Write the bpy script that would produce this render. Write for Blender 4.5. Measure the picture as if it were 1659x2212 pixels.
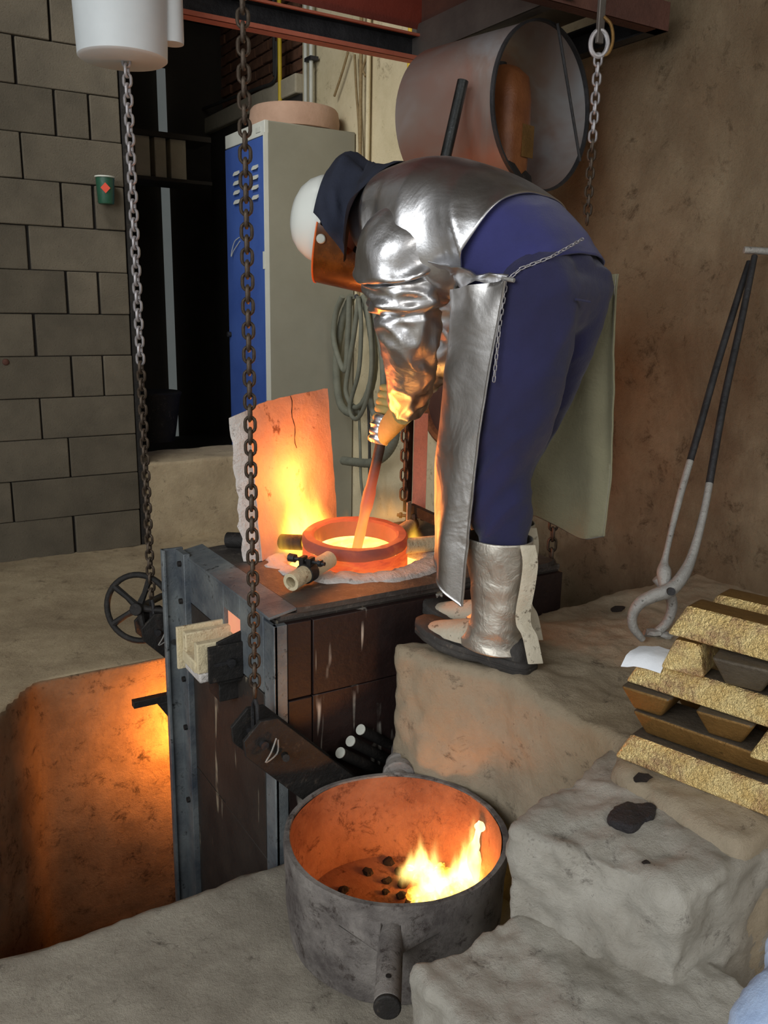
import bpy, bmesh, math, random
import numpy as np
from mathutils import Vector, Matrix, noise as mnoise
random.seed(7)
for o in list(bpy.data.objects): bpy.data.objects.remove(o)
SC = bpy.context.scene
COL = SC.collection
R = math.radians

# ---------------------------------------------------------------- camera
FPX, PITCH, ROLL, AZ, CZ = 1850.0, R(13.3), R(1.05), R(58.2), 0.90
_fw = Vector((math.cos(AZ)*math.cos(PITCH), math.sin(AZ)*math.cos(PITCH), -math.sin(PITCH)))
_r0 = Vector((math.sin(AZ), -math.cos(AZ), 0)); _u0 = _r0.cross(_fw)
_R = _r0*math.cos(ROLL)+_u0*math.sin(ROLL); _U = -_r0*math.sin(ROLL)+_u0*math.cos(ROLL)
CAM = Vector((0, 0, CZ))
cd = bpy.data.cameras.new('camera'); co = bpy.data.objects.new('camera', cd); COL.objects.link(co)
cd.sensor_fit = 'VERTICAL'; cd.sensor_height = 36.0; cd.lens = FPX/2212*36.0
cd.clip_start = 0.02
m3 = Matrix((_R, _U, -_fw)).transposed()
co.matrix_world = Matrix.Translation(CAM) @ m3.to_4x4()
SC.camera = co

# ---------------------------------------------------------------- world, daylight, exposure
SC.view_settings.view_transform = 'Standard'; SC.view_settings.look = 'None'
SC.view_settings.exposure = 0.0; SC.view_settings.gamma = 1.0
SC.view_settings.use_curve_mapping = False
w = bpy.data.worlds.new('hall_air'); SC.world = w; w.use_nodes = True
w.node_tree.nodes['Background'].inputs[0].default_value = (0.95, 0.93, 0.90, 1)
w.node_tree.nodes['Background'].inputs[1].default_value = 0.34
def area_light(name, loc, target, sx, sy, power, col, spread=math.pi):
    d = bpy.data.lights.new(name, 'AREA'); d.shape = 'RECTANGLE'; d.size = sx; d.size_y = sy
    d.energy = power; d.color = col; d.spread = spread
    o = bpy.data.objects.new(name, d); COL.objects.link(o); o.location = loc
    o.rotation_euler = (Vector(target)-Vector(loc)).to_track_quat('-Z', 'Y').to_euler()
    return o
area_light('daylight_from_gate', (-3.2, -0.6, 2.2), (1.5, 1.8, 0.4), 3.6, 3.0, 200, (0.95, 0.98, 1.0))
area_light('daylight_from_window', (1.0, -3.6, 2.9), (1.6, 2.0, 0.4), 1.8, 1.4, 60, (1.0, 0.97, 0.92))

area_light('daylight_from_skylight', (0.3, 3.2, 3.2), (2.4, 4.1, 1.3), 1.2, 0.9, 15, (1.0, 0.98, 0.94), R(75))

def ray(px, py): return _fw+_R*((px-829.5)/FPX)-_U*((py-1106)/FPX)
def at(px, py, d): return CAM+ray(px, py)*d                      # point at a given distance from the camera plane
def onz(px, py, z): r = ray(px, py); return CAM+r*((z-CZ)/r.z)
def ony(px, py, y): r = ray(px, py); return CAM+r*(y/r.y)
def onx(px, py, x): r = ray(px, py); return CAM+r*(x/r.x)

# ---------------------------------------------------------------- materials
def s2l(c):
    f = lambda v: v/12.92 if v <= 0.04045 else ((v+0.055)/1.055)**2.4
    return (f(c[0]/255), f(c[1]/255), f(c[2]/255), 1)
class NT:
    def __init__(s, name):
        s.m = bpy.data.materials.new(name); s.m.use_nodes = True
        s.t = s.m.node_tree; s.t.nodes.clear()
        s.out = s.n('ShaderNodeOutputMaterial')
    def n(s, typ, **kw):
        nd = s.t.nodes.new(typ)
        for k, v in kw.items(): setattr(nd, k, v)
        return nd
    def l(s, a, b): s.t.links.new(a, b)
    def val(s, nd, k, v): nd.inputs[k].default_value = v
    def coord(s, scale=(1, 1, 1), which='Object'):
        tc = s.n('ShaderNodeTexCoord'); mp = s.n('ShaderNodeMapping')
        s.l(tc.outputs[which], mp.inputs[0]); mp.inputs['Scale'].default_value = scale
        return mp.outputs[0]
    def noise(s, vec, scale, detail=4, rough=0.6, dist=0):
        nd = s.n('ShaderNodeTexNoise'); s.l(vec, nd.inputs['Vector'])
        nd.inputs['Scale'].default_value = scale; nd.inputs['Detail'].default_value = detail
        nd.inputs['Roughness'].default_value = rough; nd.inputs['Distortion'].default_value = dist
        return nd.outputs['Fac']
    def ramp(s, fac, stops):
        nd = s.n('ShaderNodeValToRGB'); s.l(fac, nd.inputs[0]); e = nd.color_ramp.elements
        while len(e) < len(stops): e.new(0.5)
        for i, (p, c) in enumerate(stops):
            e[i].position = p; e[i].color = c if len(c) == 4 else (*c, 1)
        return nd.outputs[0]
    def mix(s, fac, a, b, mode='MIX'):
        nd = s.n('ShaderNodeMix', data_type='RGBA', blend_type=mode)
        if isinstance(fac, (int, float)): nd.inputs[0].default_value = fac
        else: s.l(fac, nd.inputs[0])
        for i, v in ((6, a), (7, b)):
            if isinstance(v, tuple): nd.inputs[i].default_value = v if len(v) == 4 else (*v, 1)
            else: s.l(v, nd.inputs[i])
        return nd.outputs[2]
    def math(s, op, a, b=0.0, clamp=False):
        nd = s.n('ShaderNodeMath', operation=op); nd.use_clamp = clamp
        for i, v in ((0, a), (1, b)):
            if isinstance(v, (int, float)): nd.inputs[i].default_value = v
            else: s.l(v, nd.inputs[i])
        return nd.outputs[0]
    def bump(s, h, strength, dist, prev=None):
        nd = s.n('ShaderNodeBump'); s.l(h, nd.inputs['Height'])
        nd.inputs['Strength'].default_value = strength; nd.inputs['Distance'].default_value = dist
        if prev is not None: s.l(prev, nd.inputs['Normal'])
        return nd.outputs[0]
    def pbr(s, col, rough=0.7, metal=0.0, normal=None, **kw):
        p = s.n('ShaderNodeBsdfPrincipled')
        for k, v in (('Base Color', col), ('Roughness', rough), ('Metallic', metal)):
            if isinstance(v, (int, float, tuple)): p.inputs[k].default_value = v
            else: s.l(v, p.inputs[k])
        if normal is not None: s.l(normal, p.inputs['Normal'])
        for k, v in kw.items():
            k = k.replace('_', ' ')
            if isinstance(v, (int, float, tuple)): p.inputs[k].default_value = v
            else: s.l(v, p.inputs[k])
        s.l(p.outputs[0], s.out.inputs[0]); return p

def m_plain(name, c1, c2=None, scale=6, rough=0.7, metal=0.0, bump=0.2, bscale=60, bdist=0.002, spots=None, stretch=(1, 1, 1), rnd=0.0, thr=(0.58, 0.68), spscale=None, **kw):
    """two-tone mottled surface, optional speckles (colour) and fine relief"""
    t = NT(name); v = t.coord(stretch); c2 = c2 or c1
    f = t.noise(v, scale, 5, 0.65)
    col = t.ramp(f, [(0.32, s2l(c1)), (0.68, s2l(c2))])
    if spots:
        g = t.noise(v, spscale or scale*4, 6, 0.75)
        k = t.ramp(g, [(thr[0], (0, 0, 0)), (thr[1], (1, 1, 1))])
        col = t.mix(k, col, s2l(spots))
    if rnd:
        oi = t.n('ShaderNodeObjectInfo')
        mr = t.math('ADD', t.math('MULTIPLY', oi.outputs['Random'], rnd), 1-rnd/2)
        hv = t.n('ShaderNodeHueSaturation'); t.l(col, hv.inputs['Color']); t.l(mr, hv.inputs['Value']); col = hv.outputs[0]
    v2 = t.coord((1, 1, 1)); b = t.noise(v2, bscale, 6, 0.7)
    nm = t.bump(b, bump, bdist*8) if bump else None
    t.pbr(col, rough, metal, nm, **kw); return t.m

def m_concrete(name, c1, c2, dark, scale=3.0, bump=0.6, warm=None, streak=None, dthr=(0.57, 0.70)):
    t = NT(name); v = t.coord()
    col = t.ramp(t.noise(v, scale, 6, 0.7), [(0.38, s2l(c1)), (0.62, s2l(c2))])
    if warm:
        col = t.mix(t.ramp(t.noise(v, 1.3, 3, 0.5), [(0.45, (0, 0, 0)), (0.7, (1, 1, 1))]), col, s2l(warm))
    if streak:
        vs = t.coord((1, 1, 0.55))
        col = t.mix(t.ramp(t.noise(vs, 2.4, 8, 0.75, 0.3), [(0.45, (0, 0, 0)), (0.68, (0.6,)*3)]), col, s2l(streak))
    k1 = t.ramp(t.noise(v, scale*4.5, 8, 0.8, 0.4), [(dthr[0], (0, 0, 0)), (dthr[1], (0.85,)*3)])
    col = t.mix(k1, col, s2l(dark))
    k2 = t.ramp(t.noise(v, scale*20, 4, 0.8), [(0.66, (0, 0, 0)), (0.76, (0.75,)*3)])
    col = t.mix(k2, col, s2l(tuple(x*0.75 for x in dark)))
    n1 = t.bump(t.noise(v, 9, 6, 0.7), bump*0.45, 0.03)
    n2 = t.bump(t.noise(v, 70, 6, 0.85), bump*0.9, 0.008, n1)
    t.pbr(col, 0.92, 0, n2, Specular_IOR_Level=0.2); return t.m

def m_glow(name, stops, strength, scale=8, detail=4, stretch=(1, 1, 1), base=(0.05, 0.02, 0.01, 1), dist=0.5):
    """hot material that gives off its own light"""
    t = NT(name); v = t.coord(stretch)
    col = t.ramp(t.noise(v, scale, detail, 0.65, dist), stops)
    t.pbr(base, 0.8, 0, None, Emission_Color=col, Emission_Strength=strength); return t.m

def m_flame(name, core, edge, strength, size, lean, nscale=5, cut=0.42, stretch=(1, 1, 0.45), axis_pow=1.0, sharp=1.0):
    """soft burning gas: an emitting volume, dense along the axis near the foot, torn by noise towards the tip"""
    t = NT(name)
    tc = t.n('ShaderNodeTexCoord')
    sp = t.n('ShaderNodeSeparateXYZ'); t.l(tc.outputs['Object'], sp.inputs[0]); zo = sp.outputs[2]
    x = t.math('DIVIDE', t.math('SUBTRACT', sp.outputs[0], t.math('MULTIPLY', zo, lean[0])), size[0])
    y = t.math('DIVIDE', t.math('SUBTRACT', sp.outputs[1], t.math('MULTIPLY', zo, lean[1])), size[1])
    r = t.math('SQRT', t.math('ADD', t.math('MULTIPLY', x, x), t.math('MULTIPLY', y, y)))
    z = t.math('DIVIDE', zo, size[2])
    mp = t.n('ShaderNodeMapping'); t.l(tc.outputs['Object'], mp.inputs[0]); mp.inputs['Scale'].default_value = stretch
    n = t.noise(mp.outputs[0], nscale, 3, 0.6, 1.2)
    # radius allowed at this height, wobbling
    a = t.math('SUBTRACT', 1.0, z)
    a = t.math('POWER', t.math('MAXIMUM', a, 0.0), axis_pow)
    lim = t.math('MULTIPLY', a, 0.55)
    d = t.math('SUBTRACT', lim, r)
    d = t.math('ADD', d, t.math('MULTIPLY', t.math('SUBTRACT', n, cut), 0.8))
    d = t.math('MULTIPLY', d, 3.2*sharp, True)
    foot = t.n('ShaderNodeMapRange'); t.l(z, foot.inputs[0]); foot.inputs[1].default_value = 0.0; foot.inputs[2].default_value = 0.12
    d = t.math('MULTIPLY', d, foot.outputs[0])
    col = t.ramp(d, [(0.0, edge), (0.55, core)])
    em = t.n('ShaderNodeEmission'); t.l(col, em.inputs[0]); t.l(t.math('MULTIPLY', t.math('MULTIPLY', d, d), strength), em.inputs[1])
    t.l(em.outputs[0], t.out.inputs['Volume']); return t.m

MT = {}
MT['floor'] = m_concrete('worn_floor', (154, 146, 132), (186, 178, 162), (70, 62, 54), 2.2, 0.8)
MT['floor_tan'] = m_concrete('dusty_floor', (160, 143, 117), (188, 171, 141), (84, 72, 58), 2.8, 0.7)
MT['platform'] = m_concrete('platform_concrete', (158, 144, 122), (182, 168, 146), (72, 62, 52), 2.6, 0.9, warm=(160, 142, 114))
MT['step'] = m_concrete('grey_concrete', (150, 144, 132), (186, 182, 172), (72, 66, 60), 3.0, 0.9, warm=(150, 134, 112))
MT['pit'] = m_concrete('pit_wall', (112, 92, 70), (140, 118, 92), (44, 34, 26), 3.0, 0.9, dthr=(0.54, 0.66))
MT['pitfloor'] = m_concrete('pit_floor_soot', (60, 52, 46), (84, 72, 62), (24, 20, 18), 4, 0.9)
MT['rwall'] = m_concrete('rough_render', (164, 149, 121), (192, 177, 147), (98, 84, 64), 2.2, 1.6, warm=(150, 128, 100), streak=(118, 98, 76), dthr=(0.55, 0.67))
MT['plaster'] = m_concrete('old_plaster', (196, 184, 150), (214, 202, 170), (120, 104, 78), 2.0, 0.5)
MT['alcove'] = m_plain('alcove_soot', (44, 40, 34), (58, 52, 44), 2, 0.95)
MT['mortar'] = m_plain('mortar', (92, 86, 76), (112, 104, 92), 6, 0.95, bump=0.6)
MT['darkgap'] = m_plain('open_joint', (26, 23, 20), (36, 32, 28), 6, 0.95, bump=0.4)
MT['brickred'] = m_plain('old_brick', (104, 70, 50), (128, 88, 64), 8, 0.95, bump=0.6, rnd=0.3)
MT['lintel'] = m_plain('lintel_concrete', (168, 158, 136), (186, 176, 152), 6, 0.9, bump=0.5)
def mk_block():
    t = NT('cinder_block'); v = t.coord()
    oi = t.n('ShaderNodeObjectInfo')
    av = t.n('ShaderNodeVectorMath', operation='ADD'); t.l(v, av.inputs[0])
    cb = t.n('ShaderNodeCombineXYZ'); t.l(t.math('MULTIPLY', oi.outputs['Random'], 40), cb.inputs[0]); t.l(cb.outputs[0], av.inputs[1]); v = av.outputs[0]
    col = t.ramp(t.noise(v, 5, 5, 0.6), [(0.3, s2l((90, 84, 73))), (0.7, s2l((110, 102, 88)))])
    hv = t.n('ShaderNodeHueSaturation'); t.l(col, hv.inputs['Color'])
    t.l(t.math('ADD', t.math('MULTIPLY', oi.outputs['Random'], 0.26), 0.87), hv.inputs['Value'])
    k = t.ramp(t.noise(v, 110, 3, 0.7), [(0.62, (0, 0, 0)), (0.70, (0.8,)*3)])
    col = t.mix(k, hv.outputs[0], s2l((62, 56, 48)))
    n2 = t.bump(t.noise(v, 120, 4, 0.8), 0.7, 0.008)
    t.pbr(col, 0.95, 0, n2, Specular_IOR_Level=0.15); return t.m
MT['block'] = mk_block()

def mk_furnace(name, c1, c2, drips, dripcol=(190, 184, 172), metal=0.0, rough=0.6, dscale=26):
    t = NT(name); v = t.coord(); vs = t.coord((1, 1, 0.10))
    col = t.ramp(t.noise(v, 5, 6, 0.7), [(0.3, s2l(c1)), (0.7, s2l(c2))])
    if drips:
        a = t.ramp(t.noise(vs, dscale, 2, 0.5), [(0.61, (0, 0, 0)), (0.66, (1, 1, 1))])
        b = t.ramp(t.noise(v, 7, 3, 0.6), [(0.44, (0, 0, 0)), (0.6, (drips,)*3)])
        k = t.n('ShaderNodeMix', data_type='RGBA', blend_type='MULTIPLY'); k.inputs[0].default_value = 1
        t.l(a, k.inputs[6]); t.l(b, k.inputs[7])
        col = t.mix(k.outputs[2], col, s2l(dripcol))
    nm = t.bump(t.noise(v, 40, 6, 0.7), 0.3, 0.01)
    t.pbr(col, rough, metal, nm); return t.m
MT['f_front'] = mk_furnace('furnace_front_plate', (28, 19, 18), (46, 30, 27), 1.0, rough=0.5)
MT['f_left'] = mk_furnace('furnace_side_plate', (34, 30, 28), (58, 52, 46), 1.0, dripcol=(150, 140, 120))
MT['f_top'] = m_plain('furnace_cover_steel', (62, 58, 56), (98, 92, 86), 7, 0.6, 0.3, 0.4, 30, spots=(120, 114, 106))
MT['f_grey'] = m_plain('blue_grey_galvanised', (74, 82, 92), (140, 146, 146), 6, 0.55, 0.35, 0.3, 30, spots=(44, 46, 50))
MT['black'] = m_plain('blackened_steel', (20, 19, 18), (38, 35, 33), 9, 0.65, 0.15, 0.4, 50, spots=(70, 62, 54))
MT['darksteel'] = m_plain('dark_steel', (44, 44, 46), (70, 70, 72), 9, 0.5, 0.6, 0.3, 50)
MT['steelpipe'] = m_plain('black_tube', (34, 36, 36), (58, 60, 60), 12, 0.35, 0.7, 0.15, 60)
MT['chain'] = m_plain('oiled_chain_steel', (62, 52, 44), (100, 88, 76), 30, 0.45, 0.6, 0.3, 120)
MT['chain_zinc'] = m_plain('zinc_chain', (150, 148, 150), (186, 182, 184), 30, 0.4, 0.55, 0.2, 120)
MT['white_paint'] = m_plain('white_enamel', (192, 198, 200), (206, 212, 214), 3, 0.55, 0, 0.05, 90)
MT['locker_blue'] = m_plain('blue_locker_paint', (50, 78, 146), (64, 94, 164), 3, 0.5, 0, 0.08, 60, spots=(140, 150, 170), thr=(0.76, 0.79), spscale=30)
MT['locker_grey'] = m_plain('beige_grey_locker_paint', (132, 130, 115), (142, 140, 125), 3, 0.55, 0, 0.06, 60)
MT['locker_pale'] = m_plain('pale_locker_trim', (190, 192, 182), (204, 206, 196), 3, 0.55, 0, 0.05, 60)
MT['tray'] = m_plain('clay_brown_tray', (166, 134, 112), (186, 154, 132), 5, 0.85, 0, 0.3, 60)
MT['fiber'] = m_plain('white_ceramic_fibre', (206, 200, 194), (228, 224, 220), 9, 0.95, 0, 0.9, 40, spots=(150, 140, 132))
MT['firebrick'] = m_plain('cream_refractory', (206, 192, 156), (226, 212, 178), 8, 0.95, 0, 0.6, 40, spots=(150, 120, 86))
MT['shield'] = m_plain('heat_stained_plate', (190, 160, 146), (216, 190, 176), 4, 0.6, 0.1, 0.25, 40, spots=(120, 84, 66))
MT['clay'] = m_glow('hot_crucible_rim', [(0.3, (0.20, 0.02, 0.01)), (0.55, (0.45, 0.045, 0.015)), (0.75, (0.8, 0.16, 0.03))], 0.38, 14, 5, (1, 1, 1), (0.16, 0.07, 0.055, 1))
MT['rust'] = m_plain('rusted_iron', (86, 44, 28), (150, 92, 48), 9, 0.9, 0.1, 0.7, 30, spots=(60, 34, 26))
MT['rustdark'] = m_plain('rust_dark', (72, 44, 36), (94, 60, 48), 5, 0.85, 0.1, 0.4, 30)
MT['redlead'] = m_plain('red_oxide_paint', (112, 48, 36), (134, 62, 48), 3, 0.7, 0.1, 0.2, 30)
MT['hoodgrey'] = m_plain('hood_beam_steel', (86, 80, 76), (112, 106, 100), 4, 0.5, 0.5, 0.2, 30)
def mk_duct():
    t = NT('heat_blued_sheet'); v = t.coord()
    col = t.ramp(t.noise(v, 2.6, 4, 0.6, 0.6), [(0.35, s2l((168, 170, 172))), (0.52, s2l((150, 134, 126))), (0.68, s2l((150, 112, 98)))])
    nm = t.bump(t.noise(v, 30, 4, 0.7), 0.08, 0.01)
    t.pbr(col, 0.40, 0.5, nm); return t.m
MT['duct'] = mk_duct()
MT['can'] = m_plain('brown_varnished_can', (112, 64, 34), (146, 92, 54), 6, 0.45, 0.1, 0.3, 30)
MT['pot_out'] = m_concrete('sooty_ladle_steel', (96, 90, 88), (158, 152, 146), (58, 48, 44), 4.5, 0.9, dthr=(0.53, 0.64))
MT['pot_in'] = m_concrete('ladle_lining', (140, 92, 68), (176, 124, 94), (84, 50, 36), 4.0, 1.0, dthr=(0.54, 0.66))
MT['hose'] = m_plain('grey_rubber_hose', (96, 98, 86), (116, 118, 104), 12, 0.8, 0, 0.2, 60)
MT['cable'] = m_plain('dark_cable', (40, 38, 36), (56, 54, 50), 12, 0.7)
MT['yellow'] = m_plain('yellow_gas_pipe', (206, 176, 40), (222, 192, 56), 8, 0.5)
MT['conduit'] = m_plain('pale_conduit', (176, 178, 168), (196, 198, 188), 8, 0.5)
MT['rope'] = m_plain('jute_rope', (132, 112, 78), (156, 136, 98), 40, 0.95, 0, 0.6, 90)
MT['green'] = m_plain('green_tin', (26, 70, 52), (36, 84, 62), 6, 0.4)
MT['sticker'] = m_plain('orange_red_sticker', (206, 66, 40), (214, 76, 48), 6, 0.6)
MT['paper'] = m_plain('white_paper', (226, 230, 236), (236, 240, 244), 6, 0.9, 0, 0.2, 40)
MT['zinc'] = m_plain('scaled_tong_steel', (140, 138, 134), (172, 170, 164), 14, 0.6, 0.4, 0.4, 60, spots=(90, 86, 82))
MT['coal'] = m_plain('charcoal', (22, 16, 14), (44, 32, 26), 20, 0.9, 0, 0.8, 60)
MT['stain'] = m_plain('burnt_tar', (24, 22, 26), (46, 42, 44), 20, 0.6, 0, 0.9, 40)
MT['jeans'] = m_plain('pale_blue_cloth', (150, 170, 202), (176, 194, 220), 30, 0.95, 0, 0.3, 200)
def mk_brass():
    t = NT('cast_brass'); v = t.coord()
    base = t.ramp(t.noise(v, 26, 5, 0.7, 0.3), [(0.3, s2l((230, 194, 122))), (0.7, s2l((255, 234, 172)))])
    pat = t.ramp(t.noise(v, 9, 6, 0.75, 0.5), [(0.50, (0, 0, 0)), (0.62, (0.8,)*3)])
    col = t.mix(pat, base, s2l((176, 136, 106)))
    k2 = t.ramp(t.noise(v, 45, 5, 0.8), [(0.62, (0, 0, 0)), (0.74, (0.9,)*3)])
    col = t.mix(k2, col, s2l((74, 56, 36)))
    n1 = t.bump(t.noise(v, 140, 3, 0.7), 0.8, 0.012)
    t.pbr(col, 0.42, 0.75, n1); return t.m
MT['brass'] = mk_brass()
MT['brass_dark'] = m_plain('oxidised_brass', (78, 70, 60), (104, 94, 80), 14, 0.6, 0.5, 0.4, 60, spots=(60, 52, 44))
MT['brass_brown'] = m_plain('brown_brass', (112, 84, 44), (140, 106, 58), 14, 0.5, 0.6, 0.4, 60, spots=(84, 62, 34))
def mk_silver(name, rough, bscale, bstr, tint=(212, 212, 214), metal=1.0, bdist=0.05):
    t = NT(name); v = t.coord()
    col = t.ramp(t.noise(v, 7, 5, 0.65), [(0.3, s2l(tuple(x*0.88 for x in tint))), (0.7, s2l(tint))])
    nz = t.noise(v, bscale, 3, 0.55, 0.9)
    n1 = t.bump(nz, bstr, bdist)
    n2 = t.bump(t.noise(v, 160, 3, 0.6), 0.10, 0.004, n1)
    rg = t.n('ShaderNodeMapRange'); t.l(t.noise(v, 10, 4, 0.6), rg.inputs[0]); rg.inputs[3].default_value = rough*0.7; rg.inputs[4].default_value = rough*1.5
    t.pbr(col, rg.outputs[0], metal, n2); return t.m
MT['silver'] = mk_silver('aluminised_cloth', 0.33, 7, 0.10, (224, 224, 226))
MT['silver_apron'] = mk_silver('aluminised_apron_cloth', 0.38, 6, 0.16, (196, 194, 192))
MT['gaiter'] = mk_silver('silvered_gaiter_leather', 0.44, 22, 0.25, (206, 200, 188), 0.85, 0.02)
MT['apron_in'] = m_plain('apron_lining_felt', (134, 130, 106), (150, 146, 118), 5, 0.95, 0, 0.3, 90)
MT['trouser'] = m_plain('navy_work_cloth', (24, 24, 58), (32, 32, 74), 4, 0.9, 0, 0.25, 160, Sheen_Weight=0.2)
MT['shirt'] = m_plain('blue_jacket_cloth', (40, 42, 92), (50, 52, 112), 4, 0.9, 0, 0.25, 160, Sheen_Weight=0.2)
MT['cape'] = m_plain('dark_denim', (30, 34, 48), (44, 50, 68), 6, 0.92, 0, 0.3, 180)
MT['helmet'] = m_plain('white_helmet_shell', (222, 226, 220), (230, 234, 228), 3, 0.25, 0, 0.0)
MT['glove'] = m_plain('yellow_leather_glove', (176, 156, 92), (196, 176, 112), 10, 0.8, 0, 0.4, 60)
MT['boot'] = m_plain('black_rubber_boot', (44, 42, 40), (66, 62, 58), 10, 0.75, 0, 0.4, 40, spots=(96, 88, 78))
MT['spat'] = m_plain('dirty_cream_leather', (180, 170, 148), (202, 194, 174), 8, 0.7, 0.1, 0.4, 50, spots=(92, 80, 62), thr=(0.56, 0.66))
MT['skin'] = m_plain('skin', (186, 136, 110), (198, 150, 124), 8, 0.6, 0, 0.1, 90)
MT['hair'] = m_plain('dark_hair', (40, 30, 24), (56, 44, 36), 30, 0.8, 0, 0.5, 120)
MT['eye'] = m_plain('eye_white', (226, 222, 216), (230, 226, 220), 3, 0.3, 0, 0)
def mk_visor():
    t = NT('amber_visor_plastic'); v = t.coord()
    tr = t.n('ShaderNodeBsdfTransparent'); tr.inputs[0].default_value = (0.62, 0.26, 0.05, 1)
    p = t.n('ShaderNodeBsdfPrincipled'); p.inputs['Roughness'].default_value = 0.2
    col = t.ramp(t.noise(v, 14, 5, 0.7), [(0.35, s2l((84, 48, 18))), (0.7, s2l((140, 84, 34)))])
    t.l(col, p.inputs['Base Color'])
    mx = t.n('ShaderNodeMixShader'); mx.inputs[0].default_value = 0.62
    t.l(tr.outputs[0], mx.inputs[1]); t.l(p.outputs[0], mx.inputs[2]); t.l(mx.outputs[0], t.out.inputs[0]); return t.m
MT['visor'] = mk_visor()
MT['visor_edge'] = m_plain('orange_visor_edge', (222, 104, 44), (228, 116, 54), 6, 0.4, 0, 0)
MT['melt'] = m_glow('molten_bronze', [(0.25, (1.0, 0.42, 0.04)), (0.5, (1.0, 0.62, 0.12)), (0.75, (1.0, 0.80, 0.30))], 3.0, 9)
MT['hotwall'] = m_glow('glowing_crucible', [(0.25, (0.55, 0.03, 0.01)), (0.5, (0.9, 0.10, 0.015)), (0.75, (1.0, 0.28, 0.04))], 0.75, 16, 5, (1, 1, 3), (0.2, 0.07, 0.05, 1))
MT['hotgap'] = m_glow('furnace_mouth_glow', [(0.3, (1.0, 0.30, 0.02)), (0.55, (1.0, 0.6, 0.15)), (0.75, (1.0, 0.85, 0.5))], 3.0, 9)
MT['hotcoal'] = m_glow('burning_coals', [(0.30, (0.5, 0.03, 0.0)), (0.45, (1.0, 0.28, 0.02)), (0.58, (1.0, 0.6, 0.12)), (0.72, (1.0, 0.9, 0.5))], 1.9, 26, 5)
MT['hotmouth'] = m_glow('spout_mouth_glow', [(0.3, (0.9, 0.12, 0.02)), (0.7, (1.0, 0.3, 0.06))], 0.5, 9, base=(0.6, 0.4, 0.3, 1))
MT['flange_firelit'] = m_plain('firelight_coloured_flange', (168, 92, 70), (190, 112, 88), 5, 0.6, 0.1, 0.2, 30)  # hood beam flange edges, with the fire's orange light put into their colour
MT['strap'] = m_plain('pinkish_rusted_strap', (138, 104, 96), (160, 126, 116), 6, 0.7, 0.2, 0.3, 40)
MT['burner'] = m_glow('burner_flame_port', [(0.3, (1.0, 0.42, 0.06)), (0.7, (1.0, 0.6, 0.15))], 6, 9)
def mk_rodhot():
    t = NT('rod_heated_tip'); tc = t.n('ShaderNodeTexCoord'); sp = t.n('ShaderNodeSeparateXYZ'); t.l(tc.outputs['Object'], sp.inputs[0])
    z = sp.outputs[2]      # metres above the tip of the rod
    e = t.n('ShaderNodeMapRange'); t.l(z, e.inputs[0]); e.inputs[1].default_value = 0.0; e.inputs[2].default_value = 0.36
    em = t.ramp(e.outputs[0], [(0.0, (1.0, 0.55, 0.12)), (0.30, (1.0, 0.38, 0.07)), (0.62, (0.62, 0.10, 0.04)), (1.0, (0, 0, 0))])
    v = t.coord(); col = t.ramp(t.noise(v, 20, 4, 0.7), [(0.35, s2l((40, 36, 34))), (0.65, s2l((70, 58, 52)))])
    t.pbr(col, 0.6, 0.2, None, Emission_Color=em, Emission_Strength=1.0); return t.m
MT['rodhot'] = mk_rodhot()
MT['slit'] = m_glow('daylight_gap', [(0.3, (0.75, 0.85, 0.82)), (0.7, (0.85, 0.92, 0.9))], 0.10, 6)

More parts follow.
